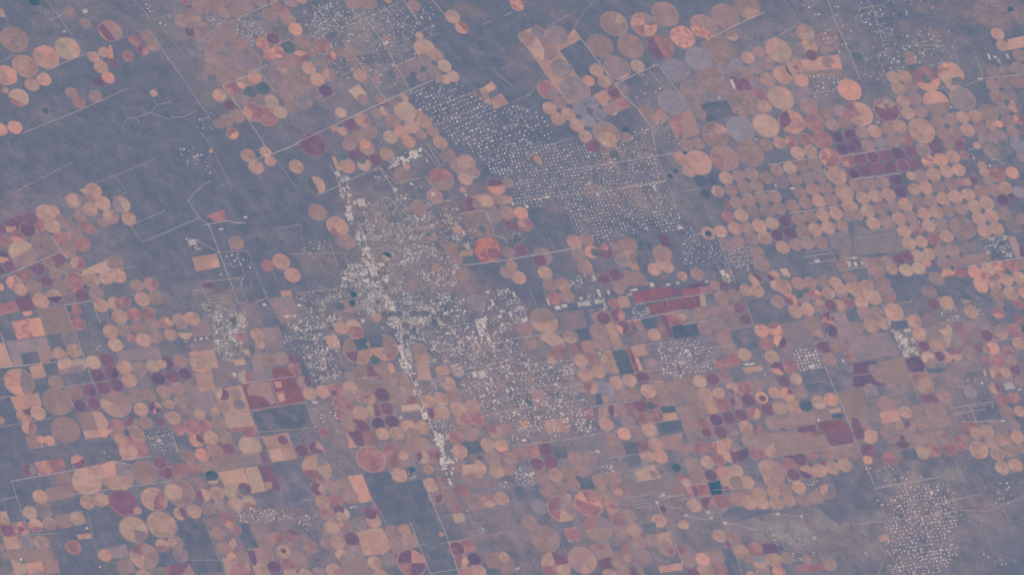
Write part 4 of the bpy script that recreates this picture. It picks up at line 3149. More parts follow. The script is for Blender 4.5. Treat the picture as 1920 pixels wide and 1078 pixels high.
def crop_material():
    m, nt, b = new_mat('crop_and_soil')
    n = NB(nt)
    col = n.attr('Col')
    alt = n.attr('Alt').outputs['Color']
    seed = n.attr('Seed').outputs['Fac']
    uv = n.attr('UV').outputs['Vector']
    P = n.pos()
    big = n.noise(P, 1 / 700.0, 4, .6)
    fine = n.noise(P, 1 / 110.0, 3, .6)
    rad = n.vmath('LENGTH', uv)
    # soil showing through the crop in soft drifts, and harder erosion marks where 'mottle' is set
    soft = n.math('MULTIPLY', n.ramp(big, .38, .72), .55)
    c = n.mix(soft, col.outputs['Color'], alt)
    cmb = nt.nodes.new('ShaderNodeCombineXYZ')
    n.put(cmb.inputs[0], n.math('MULTIPLY', seed, 91.0))
    n.put(cmb.inputs[1], n.math('MULTIPLY', seed, 37.0))
    pv = n.vmath('ADD', n.vmath('SCALE', P, scale=1 / 300.0), cmb.outputs[0])
    er = n.ramp(n.noise(pv, .8, 5, .6, .6), .45, .6)
    c = n.mix(n.math('MULTIPLY', er, col.outputs['Alpha']), c, n.attr('Alt2').outputs['Color'])
    # wheel tracks: rings round the pivot
    cr_ = nt.nodes.new('ShaderNodeCombineXYZ')
    n.put(cr_.inputs[0], n.math('MULTIPLY', rad, 9.0))
    n.put(cr_.inputs[1], n.math('MULTIPLY', seed, 57.0))
    ring = n.noise(cr_.outputs[0], 1.0, 2, .6)
    # planting sectors: soft change with the bearing
    bear = n.vmath('NORMALIZE', uv)
    bs = n.vmath('ADD', n.vmath('SCALE', bear, scale=.9), cmb.outputs[0])
    sec = n.noise(bs, 1.0, 2, .5)
    f = n.math('ADD', n.ramp(big, .3, .7, -.12, .12), n.ramp(fine, .3, .7, -.10, .10))
    f = n.math('ADD', f, n.ramp(ring, .3, .7, -.13, .13))
    f = n.math('ADD', f, n.ramp(sec, .35, .65, -.10, .10))
    f = n.math('ADD', f, 1.0)
    c = n.scale_col(c, f)
    # dusty turning strip at the edge of a circle
    rim = n.math('MULTIPLY', n.ramp(rad, .90, .95), n.ramp(n.noise(cmb.outputs[0], 3.1, 1), .38, .62, .15, .85))
    rim = n.math('MULTIPLY', rim, n.ramp(n.noise(P, 1 / 400.0, 2), .25, .55, .35, 1.0))
    c = n.mix(rim, c, n.mix(.55, n.attr('Alt2').outputs['Color'], PAL['L']))
    nt.links.new(c, b.inputs['Base Color'])
    return m


def ground_material():
    m, nt, b = new_mat('dry_grassland')
    n = NB(nt)
    col = n.attr('Col').outputs['Color']
    P = n.pos()
    mp = nt.nodes.new('ShaderNodeMapping')
    n.put(mp.inputs[0], P)
    mp.inputs['Rotation'].default_value = (0, 0, R(38))
    mp.inputs['Scale'].default_value = (1.0, 1.4, 1.0)
    huge = n.noise(mp.outputs[0], 1 / 3600.0, 6, .68, .5)
    mid = n.noise(mp.outputs[0], 1 / 900.0, 5, .62, .3)
    fine = n.noise(P, 1 / 120.0, 4, .65)
    c = n.mix(n.ramp(huge, .5, .75, 0, .3), col, PAL['S'])
    c = n.mix(n.ramp(mid, .54, .78, 0, .45), c, PAL['S'])
    c = n.mix(n.ramp(mid, .46, .24, 0, .5), c, alb((96, 107, 128)))
    f = n.math('ADD', n.ramp(fine, .3, .7, -.32, .32), n.ramp(mid, .3, .7, -.18, .18))
    c = n.scale_col(c, n.math('ADD', f, 1.0))
    nt.links.new(c, b.inputs['Base Color'])
    return m


def plain_mat(name, rgb, var=.18, scale=1 / 60.0):
    m, nt, b = new_mat(name)
    n = NB(nt)
    f = n.math('ADD', n.ramp(n.noise(n.pos(), scale, 3), .3, .7, -var, var), 1.0)
    nt.links.new(n.scale_col(n.mix(0.0, rgb, rgb), f), b.inputs['Base Color'])
    return m


def attr_mat(name):
    m, nt, b = new_mat(name)
    n = NB(nt)
    f = n.math('ADD', n.ramp(n.noise(n.pos(), 1 / 40.0, 3), .3, .7, -.15, .15), 1.0)
    nt.links.new(n.scale_col(n.attr('Col').outputs['Color'], f), b.inputs['Base Color'])
    return m


MAT = {'crop': crop_material(), 'ground': ground_material(), 'town': attr_mat('roofs_and_yards'),
       'road': attr_mat('road_surface'),
       'track': plain_mat('dust_track', alb((172, 147, 142))),
       'caliche': plain_mat('bare_caliche', alb((208, 188, 182))),
       'roof': plain_mat('metal_roof', alb((225, 212, 206)))}


# ------------------------------------------------------------------ mesh helpers
def link(name, me, mat, parent=None, **props):
    o = bpy.data.objects.new(name, me)
    COL.objects.link(o)
    if mat:
        me.materials.append(mat)
    if parent is not None:
        o.parent = parent
    for k, v in props.items():
        o[k] = v
    return o


class Bag:
    """Collects flat-topped prisms; one bag becomes one mesh."""
    def __init__(s):
        s.v, s.f, s.col, s.alt, s.alt2, s.seed, s.uv = [], [], [], [], [], [], []

    def prism(s, pts, z, col=(1, 1, 1), mottle=0.0, alt=None, alt2=None, seed=0.0, uv=None, base=-2.0):
        n, k = len(pts), len(s.v)
        s.v += [(x, y, z) for x, y in pts] + [(x, y, base) for x, y in pts]
        s.f.append(tuple(range(k, k + n)))
        s.f += [(k + i, k + n + i, k + n + (i + 1) % n, k + (i + 1) % n) for i in range(n)]
        m = 2 * n
        s.col += [(*col, mottle)] * m
        s.alt += [(*(alt or col), 1)] * m
        s.alt2 += [(*(alt2 or col), 1)] * m
        s.seed += [seed] * m
        u = uv or [(0, 0)] * n
        s.uv += [(a, b, 0) for a, b in u] * 2

    def gable(s, pts, z, zr, col):
        """four corners (long sides 0-1 and 2-3), walls to z and a ridge at zr"""
        k = len(s.v)
        a, b, c, d = pts
        e = ((a[0] + d[0]) / 2, (a[1] + d[1]) / 2)
        h = ((b[0] + c[0]) / 2, (b[1] + c[1]) / 2)
        s.v += [(*p, -2.0) for p in pts] + [(*p, z) for p in pts] + [(*e, zr), (*h, zr)]
        s.f += [(k, k + 1, k + 5, k + 4), (k + 2, k + 3, k + 7, k + 6), (k + 1, k + 2, k + 6, k + 9, k + 5),
                (k + 3, k, k + 4, k + 8, k + 7), (k + 4, k + 5, k + 9, k + 8), (k + 6, k + 7, k + 8, k + 9)]
        s.col += [(*col, 0)] * 10
        s.alt += [(*col, 1)] * 10
        s.alt2 += [(*col, 1)] * 10
        s.seed += [0] * 10
        s.uv += [(0, 0, 0)] * 10

    def mesh(s, name, origin=(0, 0, 0), full=True):
        me = bpy.data.meshes.new(name)
        ox, oy, oz = origin
        me.from_pydata([(x - ox, y - oy, z - oz) for x, y, z in s.v], [], s.f)
        n = len(s.v)

        def put(nm, typ, data, key):
            a = me.attributes.new(nm, typ, 'POINT')
            a.data.foreach_set(key, np.array(data, dtype=np.float32).ravel())
        put('Col', 'FLOAT_COLOR', s.col, 'color')
        if full:
            put('Alt', 'FLOAT_COLOR', s.alt, 'color')
            put('Alt2', 'FLOAT_COLOR', s.alt2, 'color')
            put('Seed', 'FLOAT', s.seed, 'value')
            put('UV', 'FLOAT_VECTOR', s.uv, 'vector')
        return me


def clip(poly, nx, ny, d):
    """the part of poly where (nx,ny).p >= d"""
    out = []
    for i in range(len(poly)):
        a, b = poly[i], poly[(i + 1) % len(poly)]
        da, db = a[0] * nx + a[1] * ny - d, b[0] * nx + b[1] * ny - d
        if da >= 0:
            out.append(a)
        if (da >= 0) != (db >= 0):
            t = da / (da - db)
            out.append((a[0] + (b[0] - a[0]) * t, a[1] + (b[1] - a[1]) * t))
    return out


# ------------------------------------------------------------------ reading the field survey
SZ = 1278 / 320.0


def parse():
    circ, poly, road, yard, clus, weave = [], [], [], [], [], []
    ox = oy = 0.0
    for ln in DATA.strip().splitlines():
        t = ln.split()
        X = lambda v: ox + float(v) / SZ
        Y = lambda v: oy + float(v) / SZ
        if t[0] == 'T':
            ox, oy = float(t[1]), float(t[2])
        elif t[0] == 'P':
            q = t[2:]
            poly.append((t[1], [(X(q[i]), Y(q[i + 1])) for i in range(0, len(q) - 1, 2)]))
        elif t[0] == 'R':
            q = t[2:]
            road.append((float(t[1]), [(X(q[i]), Y(q[i + 1])) for i in range(0, len(q) - 1, 2)]))
        elif t[0] == 'C':
            k = t.index(':')
            q = t[k + 1:]
            clus.append((t[1], [float(v) for v in t[2:k]], [(X(q[i]), Y(q[i + 1])) for i in range(0, len(q) - 1, 2)]))
        elif t[0] == 'W':
            k = t.index(':')
            q = t[k + 1:]
            weave.append(([float(v) for v in t[1:k]], [(X(q[i]), Y(q[i + 1])) for i in range(0, len(q) - 1, 2)]))
        elif t[0] == 'Y':
            yard.append((X(t[1]), Y(t[2]), float(t[3]) / SZ, float(t[4]) / SZ))
        else:
            c = (X(t[0]), Y(t[1]), float(t[2]) / SZ, t[3], t[4:])
            if any((c[0] - e[0]) ** 2 + (c[1] - e[1]) ** 2 < (.5 * max(c[2], e[2])) ** 2 and c[2] > .6 * e[2] and c[2] < 1.6 * e[2]
                   and abs(c[1] - e[1]) > 0 and (oy, ox) != e[5] for e in circ):
                continue
            circ.append((c[0], c[1], c[2] * RADK, c[3], c[4], (oy, ox)))
    return circ, poly, road, yard, clus, weave


CIRC, POLY, ROAD, YARD, CLUS, WEAVE = parse()
CLEAN = lambda c: c.replace('*', '')


def grid_dir(x, y):
    """direction of the local section lines on the sheet"""
    if (y < 300 and x < 1040) or (x < 330 and y < 500) or (x < 640 and y < 360):
        return (0.905, -0.425), (0.51, 0.86)
    return (0.985, -0.172), (0.36, 0.933)


# ------------------------------------------------------------------ ground
def soft_blobs():
    out = []
    for ln in SOFT.strip().splitlines():
        t = ln.split()
        out.append((*[float(v) for v in t[:5]], t[5], float(t[6])))
    return out


def build_ground():
    st = 4.0
    xs = np.arange(-48, W_PX + 49, st)
    ys = np.arange(-48, H_PX + 49, st)
    XX, YY = np.meshgrid(xs, ys)
    s = 36.0 / cam_d.lens / W_PX
    d = fwd[None, None] + RIGHT * ((XX - W_PX / 2) * s)[..., None] + UP * ((H_PX / 2 - YY) * s)[..., None]
    P = CAM_P + d * (-CAM_P[2] / d[..., 2])[..., None]
    col = np.empty(P.shape)
    col[:] = PAL['N']
    rs = np.random.RandomState(4)

    def octave(cell):
        h, w = XX.shape
        gy, gx = int(h / cell) + 3, int(w / cell) + 3
        q = rs.rand(gy, gx)
        yy, xx = np.arange(h) / cell, np.arange(w) / cell
        y0, x0 = yy.astype(int), xx.astype(int)
        fy, fx = (yy - y0)[:, None], (xx - x0)[None]
        fy, fx = fy * fy * (3 - 2 * fy), fx * fx * (3 - 2 * fx)
        A, B = q[y0][:, x0], q[y0][:, x0 + 1]
        C2, D2 = q[y0 + 1][:, x0], q[y0 + 1][:, x0 + 1]
        return (A * (1 - fx) + B * fx) * (1 - fy) + (C2 * (1 - fx) + D2 * fx) * fy
    rag = .42 * octave(9) + .33 * octave(4) + .25 * octave(2)
    rag = np.clip((rag - .33) / .3, 0, 1)
    for x, y, rx, ry, ang, c, k in soft_blobs():
        ca, sa = math.cos(R(ang)), math.sin(R(ang))
        dx, dy = XX - x, YY - y
        q = ((dx * ca + dy * sa) / rx) ** 2 + ((-dx * sa + dy * ca) / ry) ** 2
        w = (k * np.clip(1.35 - q, 0, 1) ** 1.2 * (.25 + .95 * rag).clip(0, 1))[..., None]
        col = col * (1 - w) + np.array(PAL[c]) * w
    ny, nx = XX.shape
    # outer apron so that the sheet runs on far past the view
    V = P.reshape(-1, 3).copy()
    V[:, 2] = 0
    C = col.reshape(-1, 3)
    idx = np.arange(nx * ny).reshape(ny, nx)
    F = np.stack([idx[1:, :-1], idx[1:, 1:], idx[:-1, 1:], idx[:-1, :-1]], -1).reshape(-1, 4).tolist()
    edge = list(idx[0, :]) + list(idx[1:, -1]) + list(idx[-1, -2::-1]) + list(idx[-2:0, 0][::-1])
    n0 = len(V)
    far = []
    for e in edge:
        x, y = V[e][0], V[e][1]
        l = math.hypot(x, y)
        far.append((x / l * 250000, y / l * 250000, 0))
    V = np.vstack([V, far])
    C = np.vstack([C, [PAL['N']] * len(far)])
    m = len(edge)
    F += [(int(edge[i]), int(edge[(i + 1) % m]), n0 + (i + 1) % m, n0 + i) for i in range(m)]
    me = bpy.data.meshes.new('ground')
    me.from_pydata(V.tolist(), [], F)
    a = me.attributes.new('Col', 'FLOAT_COLOR', 'POINT')
    a.data.foreach_set('color', np.hstack([C, np.ones((len(C), 1))]).astype(np.float32).ravel())
    # upward normals
    if me.polygons[0].normal.z < 0:
        me.flip_normals()
    link('ground', me, MAT['ground'], kind='structure')


build_ground()


# ------------------------------------------------------------------ fields
def wob(seed, n):
    rr = random.Random(seed)
    a = [(rr.uniform(-.014, .014), rr.uniform(0, 6.28)) for _ in range(4)]
    return [1 + sum(k * math.cos((j + 2) * 2 * math.pi * i / n + p) for j, (k, p) in enumerate(a)) for i in range(n)]


def jitter_col(c, rr, k=.12):
    s = 1 + rr.uniform(-k, k)
    return tuple(min(.85, max(.006, v * s * (1 + rr.uniform(-.045, .045)))) for v in c)


FIELDS = []      # every parcel, circles and polygons alike, biggest first so that the small ones lie on top
for i, (x, y, r, c, ops, _) in enumerate(CIRC):
    FIELDS.append({'t': 'c', 'x': x, 'y': y, 'r': r, 'c': c, 'ops': ops, 'a': math.pi * r * r, 'i': i, 'b': (x - r * 1.05, y - r * 1.05, x + r * 1.05, y + r * 1.05)})
for i, (c, pts) in enumerate(POLY):
    a = abs(sum(pts[k][0] * pts[(k + 1) % len(pts)][1] - pts[(k + 1) % len(pts)][0] * pts[k][1] for k in range(len(pts)))) / 2
    xs, ys = [p[0] for p in pts], [p[1] for p in pts]
    if CLEAN(c) == 'E':
        c = 'N'
    FIELDS.append({'t': 'p', 'pts': pts, 'c': c, 'a': a, 'i': 10000 + i, 'x': sum(xs) / len(xs), 'y': sum(ys) / len(ys), 'r': math.sqrt(a / math.pi), 'b': (min(xs), min(ys), max(xs), max(ys)), 'ops': []})
FIELDS.sort(key=lambda f: -f['a'])
for k, f in enumerate(FIELDS):
    f['lv'] = 0
    for e in FIELDS[:k]:
        if e['lv'] >= f['lv'] and not (e['b'][2] < f['b'][0] or e['b'][0] > f['b'][2] or e['b'][3] < f['b'][1] or e['b'][1] > f['b'][3]):
            if f['t'] == e['t'] == 'c' and math.hypot(f['x'] - e['x'], f['y'] - e['y']) > (f['r'] + e['r']) * 1.2:
                continue
            f['lv'] = e['lv'] + 1
    f['z'] = 1.5 + 1.2 * f['lv']
MAXZ = max(f['z'] for f in FIELDS)


def circle_geo(f):
    cx, cy = g(f['x'], f['y'])
    a, _ = jac(f['x'], f['y'])
    m_px = (abs(jac(f['x'], f['y'])[0][0] * jac(f['x'], f['y'])[1][1] - jac(f['x'], f['y'])[0][1] * jac(f['x'], f['y'])[1][0])) ** .5
    rad = f['r'] * m_px
    n = 72 if f['r'] > 15 else 48
    w = wob(f['i'], n)
    return cx, cy, rad, [(math.cos(2 * math.pi * k / n) * w[k], math.sin(2 * math.pi * k / n) * w[k]) for k in range(n)]


def add_field(bag, f, poly=None, c=None, z=None):
    """poly: unit polygon (circles) or sheet polygon; adds one prism"""
    rr = random.Random(f['i'] * 7 + (0 if poly is None else len(poly)))
    code = c or f['c']
    mott = .85 if '*' in code else 0.0
    k = CLEAN(code)
    col = jitter_col(PAL[k], rr)
    seed = random.Random(f['i']).random()
    kw = dict(col=col, mottle=mott, alt=jitter_col(PAL[ALT[k]], rr), alt2=PAL[ALTM.get(k, ALT[k])], seed=seed)
    if f['t'] == 'c':
        cx, cy, rad, unit = f['geo']
        u = poly or unit
        bag.prism([(cx + p[0] * rad, cy + p[1] * rad) for p in u], z or f['z'], uv=u, **kw)
    else:
        pts = []
        q = f['pts']
        for i in range(len(q)):
            p0, p1 = q[i], q[(i + 1) % len(q)]
            n = max(1, int(math.hypot(p1[0] - p0[0], p1[1] - p0[1]) / 6))
            for j in range(n):
                t = j / n
                w = 0 if j == 0 else .35
                pts.append(g(p0[0] + (p1[0] - p0[0]) * t + rr.uniform(-w, w), p0[1] + (p1[1] - p0[1]) * t + rr.uniform(-w, w)))
        area = sum(pts[k][0] * pts[(k + 1) % len(pts)][1] - pts[(k + 1) % len(pts)][0] * pts[k][1] for k in range(len(pts)))
        if area < 0:
            pts.reverse()
        bag.prism(pts, z or f['z'], **kw)


def pieces(f):
    """sub-polygons of a circle that look different: (code, unit polygon)"""
    out = []
    for op in f['ops']:
        unit = f['geo'][3]
        A, _ = f['x'], f['y']
        gd = lambda deg: (lambda v: (v[0] / math.hypot(*v), v[1] / math.hypot(*v)))(to_ground_vec(f['x'], f['y'], math.cos(R(deg)), math.sin(R(deg))))
        if '@' in op:
            code, q = op.split('@')
            a0, a1 = [float(v) for v in q.split(':')]
            mid = [gd(a0 + (a1 - a0) * k / 12) for k in range(13)]
            # wedge polygon = centre + arc points on the rim
            wr = f['geo'][3]

            def rim(d):
                n = len(wr)
                t = (math.atan2(d[1], d[0]) / (2 * math.pi) * n) % n
                i0 = int(t) % n
                fr = t - int(t)
                p, q2 = wr[i0], wr[(i0 + 1) % n]
                return (p[0] + (q2[0] - p[0]) * fr, p[1] + (q2[1] - p[1]) * fr)
            m = max(12, int(abs(a1 - a0) / 5))
            arc = [rim(gd(a0 + (a1 - a0) * k / m)) for k in range(m + 1)]
            arc.reverse()
            out.append((code, [(0, 0)] + arc))
        else:
            q = op.split('/')
            code, ang, d = q[0], float(q[1]), float(q[2])
            ln = gd(ang + 90)
            nn = gd(ang)
            nx, ny = -ln[1], ln[0]
            if nx * nn[0] + ny * nn[1] < 0:
                nx, ny = -nx, -ny
            pg = clip(unit, nx, ny, d)
            if len(q) > 3:
                pg = clip(pg, -nx, -ny, -float(q[3]))
            if len(pg) > 2:
                out.append((code, pg))
    return out


def frac_in(f):
    x, y, r = f['x'], f['y'], f['r']
    return -r * .9 < x < W_PX + r * .9 and -r * .9 < y < H_PX + r * .9


FIELDS = [f for f in FIELDS if frac_in(f)]
for f in FIELDS:
    if f['t'] == 'c':
        f['geo'] = circle_geo(f)
circles = [f for f in FIELDS if f['t'] == 'c']
polys = [f for f in FIELDS if f['t'] == 'p']
IND_C, IND_P = circles[:300], polys[:300]

# ------------------------------------------------------------------ labels that single a field out
DIRS = [('right of', 0), ('just below', 90), ('left of', 180), ('just above', -90)]


def size_word(f):
    r = f['r'] * SZ
    if f['t'] == 'c':
        return 'huge' if r >= 104 else 'very large' if r >= 88 else 'large' if r >= 62 else 'mid-sized' if r >= 49 else 'small'
    return 'large' if r >= 75 else 'mid-sized' if r >= 45 else 'small'


def kind_word(f):
    if f['t'] == 'c':
        return 'round field'
    if CLEAN(f['c']) == 'N':
        return 'grass parcel'
    return {4: 'four-sided field', 3: 'three-cornered field'}.get(len(f['pts']), 'many-sided field')


def part_phrase(f):
    if not f['ops']:
        return 'mottled ' if '*' in f['c'] else ''
    return ''


def side(deg):
    deg = (deg + 360) % 360
    return ['right', 'lower right', 'bottom', 'lower left', 'left', 'upper left', 'top', 'upper right'][int((deg + 22.5) // 45) % 8]


def feat(f):
    ws = []
    for op in f['ops'][:1]:
        if '@' in op:
            code, q = op.split('@')
            a0, a1 = [float(v) for v in q.split(':')]
            sp = abs(a1 - a0)
            ws.append('with %s %s at %s' % (CNAME[CLEAN(code)], 'wedge' if sp < 130 else 'half' if sp < 200 else 'most', side((a0 + a1) / 2)))
        else:
            q = op.split('/')
            ws.append('with %s %s at %s' % (CNAME[CLEAN(q[0])], 'half' if abs(float(q[2])) < .12 else 'strip' if float(q[2]) > 0 else 'most', side(float(q[1]))))
    return ' '.join(ws)


def base(f):
    return (size_word(f), part_phrase(f).strip(), CNAME[CLEAN(f['c'])], kind_word(f), feat(f))


def base_txt(f, with_feat=True):
    s, m, c, k, ft = base(f)
    return ' '.join(w for w in (s, m, c, k, ft if with_feat else '') if w)


def zone(f):
    x, y = f['x'] / W_PX, f['y'] / H_PX
    h = ['far left', 'left', 'middle', 'right', 'far right'][min(4, max(0, int(x * 5)))]
    v = ['top', 'upper', 'middle', 'lower', 'bottom'][min(4, max(0, int(y * 5)))]
    if h == v == 'middle':
        return 'in the centre'
    return 'at %s %s' % (v if v != 'middle' else 'middle height', h if h != 'middle' else 'centre')


def relations(f, all_f):
    rel = []
    for e in all_f:
        if e is f:
            continue
        dx, dy = f['x'] - e['x'], f['y'] - e['y']
        d = math.hypot(dx, dy)
        if d < (f['r'] + e['r']) * 1.35:
            a = math.degrees(math.atan2(dy, dx))
            for nm, b in DIRS:
                if abs((a - b + 180) % 360 - 180) <= 45:
                    rel.append((d, nm, size_word(e), CNAME[CLEAN(e['c'])], kind_word(e).split()[-1] if e['t'] == 'p' else 'circle'))
    rel.sort()
    return [r[1:] for r in rel]


def rel_txt(r):
    return '%s a %s %s %s' % r


def make_labels(targets, everything, max_words=16):
    info = []
    for f in everything:
        rl = relations(f, everything)
        info.append((base(f), rl, set(rl), zone(f)))
    pos = {id(f): i for i, f in enumerate(everything)}
    by_base = {}
    for i, t in enumerate(info):
        by_base.setdefault(t[0], []).append(i)
    used, res = set(), {}
    for f in targets:
        i = pos[id(f)]
        b, rl, _, zn = info[i]
        peers = by_base[b]
        # a candidate without the feature phrase must be judged against every field that answers to it
        wide = [j for j, t in enumerate(info) if t[0][0] == b[0] and t[0][2] == b[2] and t[0][3] == b[3]]
        best = None
        for wf, grp in ((True, peers), (False, wide)):
            bt = base_txt(f, wf)
            if not wf:
                bt = ' '.join(w for w in (b[0], b[2], b[3]) if w)
            opts = [(bt, ())] if wf and b[4] else []
            opts += [(bt + ' ' + rel_txt(r), (r,)) for r in rl[:6]]
            cand = [(t, rs, False) for t, rs in opts] + [(t + ' ' + zn, rs, True) for t, rs in opts]
            cand += [(bt + ' ' + zn, (), True)]
            for p in range(min(6, len(rl))):
                for q in range(p + 1, min(6, len(rl))):
                    cand.append((bt + ' ' + rel_txt(rl[p]) + ' and ' + rel_txt(rl[q]), (rl[p], rl[q]), False))
                    cand.append((bt + ' ' + rel_txt(rl[p]) + ' ' + rel_txt(rl[q]) + ' ' + zn, (rl[p], rl[q]), True))
            for txt, rs, z in cand:
                n = len(txt.split())
                if n > max_words or n < 4 or txt in used:
                    continue
                if sum(1 for j in grp if all(r in info[j][2] for r in rs) and (not z or info[j][3] == zn)) == 1:
                    best = txt
                    break
            if best:
                break
        if not best:
            # order along the row of look-alikes inside its part of the photo
            same = [j for j in wide if info[j][3] == zn]
            same.sort(key=lambda j: everything[j]['x'])
            k = same.index(i)
            o = ['first', 'second', 'third', 'fourth', 'fifth', 'sixth', 'seventh', 'eighth', 'ninth', 'tenth', 'eleventh', 'twelfth', 'thirteenth', 'fourteenth', 'fifteenth', 'sixteenth', 'seventeenth', 'eighteenth', 'nineteenth', 'twentieth']
            best = '%s %s %s, %s from the left %s' % (b[0], b[2], b[3], o[min(k, 19)], zn)
        used.add(best)
        res[id(f)] = best
    return res


LBL = make_labels(IND_C, circles + polys)
LBL.update(make_labels(IND_P, circles + polys))


def build_field(f):
    b = Bag()
    add_field(b, f)
    cx, cy = (f['geo'][0], f['geo'][1]) if f['t'] == 'c' else g(f['x'], f['y'])
    name = 'crop_circle' if f['t'] == 'c' else ('grass_parcel' if CLEAN(f['c']) == 'N' else 'crop_plot')
    o = link(name, b.mesh(name, (cx, cy, 0)), MAT['crop'], label=LBL[id(f)], category='parcel' if name == 'grass_parcel' else 'field',
             group='round irrigated fields' if f['t'] == 'c' else 'square cornered parcels of land')
    o.location = (cx, cy, 0)
    for k, (code, pg) in enumerate(f.get('pcs', [])):
        sb = Bag()
        add_field(sb, f, [(p[0] * .996, p[1] * .996) for p in pg], code, f['z'] + .35 + .25 * k)
        link('planted_sector', sb.mesh('planted_sector', (cx, cy, 0)), MAT['crop'], o, label=CNAME[CLEAN(code)] + ' part of the round field')
    # the pivot's service track, where the circle is big enough to show it
    rr = random.Random(f['i'] + 5)
    if f['t'] == 'c' and f['r'] > 12 and rr.random() < .5 and f['c'][0] not in 'HKJ':
        u, v = grid_dir(f['x'], f['y'])
        d = rr.choice([u, v, (-u[0], -u[1]), (-v[0], -v[1])])
        q = to_ground_vec(f['x'], f['y'], *d)
        l = math.hypot(*q)
        q = (q[0] / l, q[1] / l)
        w, L = rr.uniform(5, 11), f['geo'][2] * .985
        tb = Bag()
        tb.prism([(cx + q[1] * w, cy - q[0] * w), (cx + q[0] * L + q[1] * w, cy + q[1] * L - q[0] * w), (cx + q[0] * L - q[1] * w, cy + q[1] * L + q[0] * w), (cx - q[1] * w, cy + q[0] * w)], f['z'] + 1.3, base=f['z'] - .5)
        link('pivot_track', tb.mesh('pivot_track', (cx, cy, 0), False), MAT['track'], o)


for f in circles:
    f['pcs'] = pieces(f)
for f in IND_C:
    build_field(f)
for f in IND_P:
    build_field(f)


def rest(fs, name, label, cat):
    b = Bag()
    for f in fs:
        add_field(b, f)
        for k, (code, pg) in enumerate(f.get('pcs', [])):
            add_field(b, f, [(p[0] * .996, p[1] * .996) for p in pg], code, f['z'] + .35 + .25 * k)
    if b.v:
        link(name, b.mesh(name), MAT['crop'], kind='stuff', label=label, category=cat)


rest(circles[300:], 'crop_circles', 'the many smaller round irrigated fields packed between the larger ones', 'fields')
# quarter-section squares whose corners show dull round many circles
corner = []
rr = random.Random(31)
for f in circles:
    if 10 < f['r'] < 17 and f['y'] > 560 and (f['x'] > 600 or f['y'] > 800) and rr.random() < .38:
        u, v = grid_dir(f['x'], f['y'])
        k = f['r'] * rr.uniform(.98, 1.08)
        corner.append({'t': 'p', 'i': 50000 + f['i'], 'c': rr.choice('CDDISFC'), 'z': 1.0 + .0007 * len(corner), 'pts': [(f['x'] + u[0] * a * k + v[0] * b * k, f['y'] + u[1] * a * k + v[1] * b * k) for a, b in ((-1, 1), (1, 1), (1, -1), (-1, -1))]})
rest(polys[300:] + corner, 'crop_plots', 'the smallest square cornered patches and corners of farmland between the round fields', 'fields')

# ------------------------------------------------------------------ roads
RZ = MAXZ + 3.0


def ribbon(bag, pts, w, z, col):
    """mitred strip along sheet points"""
    P = [g(*p) for p in pts]
    L, Rr = [], []
    for i, (x, y) in enumerate(P):
        ds = []
        if i > 0:
            ds.append((x - P[i - 1][0], y - P[i - 1][1]))
        if i < len(P) - 1:
            ds.append((P[i + 1][0] - x, P[i + 1][1] - y))
        ns = [(-d[1] / math.hypot(*d), d[0] / math.hypot(*d)) for d in ds]
        nx, ny = sum(n[0] for n in ns) / len(ns), sum(n[1] for n in ns) / len(ns)
        k = max(.5, nx * nx + ny * ny)
        L.append((x + nx / k * w, y + ny / k * w))
        Rr.append((x - nx / k * w, y - ny / k * w))
    for i in range(len(P) - 1):
        bag.prism([Rr[i], Rr[i + 1], L[i + 1], L[i]], z, col)


rr = random.Random(3)
for k, (w, pts) in enumerate(ROAD):
    b = Bag()
    q = []
    for i in range(len(pts) - 1):
        n = max(1, int(math.hypot(pts[i + 1][0] - pts[i][0], pts[i + 1][1] - pts[i][1]) / 14))
        for j in range(n):
            t = j / n
            s = 0 if (i == 0 and j == 0) else .12
            q.append((pts[i][0] + (pts[i + 1][0] - pts[i][0]) * t + rr.uniform(-s, s), pts[i][1] + (pts[i + 1][1] - pts[i][1]) * t + rr.uniform(-s, s)))
    q.append(pts[-1])
    ribbon(b, q, (w if w > 1 else w * .78) * ROADW, RZ + .02 * k, jitter_col(alb((182, 166, 165)), rr, .15))
    link('road', b.mesh('road', full=False), MAT['road'], kind='structure')

# dry creeks and gullies: thin winding dark beds
rr = random.Random(21)
for ln in CREEK.strip().splitlines():
    t = [float(v) for v in ln.split()]
    ox, oy, w = t[0], t[1], t[2]
    pts = [(ox + t[i] / SZ, oy + t[i + 1] / SZ) for i in range(3, len(t) - 1, 2)]
    q, dx, dy = [], 0.0, 0.0
    for i in range(len(pts) - 1):
        n = max(2, int(math.hypot(pts[i + 1][0] - pts[i][0], pts[i + 1][1] - pts[i][1]) / 2.6))
        for j in range(n):
            dx, dy = dx * .75 + rr.uniform(-.7, .7), dy * .75 + rr.uniform(-.7, .7)
            q.append((pts[i][0] + (pts[i + 1][0] - pts[i][0]) * j / n + dx, pts[i][1] + (pts[i + 1][1] - pts[i][1]) * j / n + dy))
    b = Bag()
    ribbon(b, q, w * 13, .8, jitter_col(alb((93, 103, 120)), rr, .1))
    link('creek_bed', b.mesh('creek_bed', full=False), MAT['road'], kind='structure')

# ------------------------------------------------------------------ well pads, town, yards
PZ = RZ + 8.0


CELL = {}
for f in circles:
    for ci in range(int((f['x'] - f['r']) // 20), int((f['x'] + f['r']) // 20) + 1):
        for cj in range(int((f['y'] - f['r']) // 20), int((f['y'] + f['r']) // 20) + 1):
            CELL.setdefault((ci, cj), []).append(f)


def in_circle(x, y, k=.97):
    return any(math.hypot(x - f['x'], y - f['y']) < f['r'] * k for f in CELL.get((int(x // 20), int(y // 20)), ()))


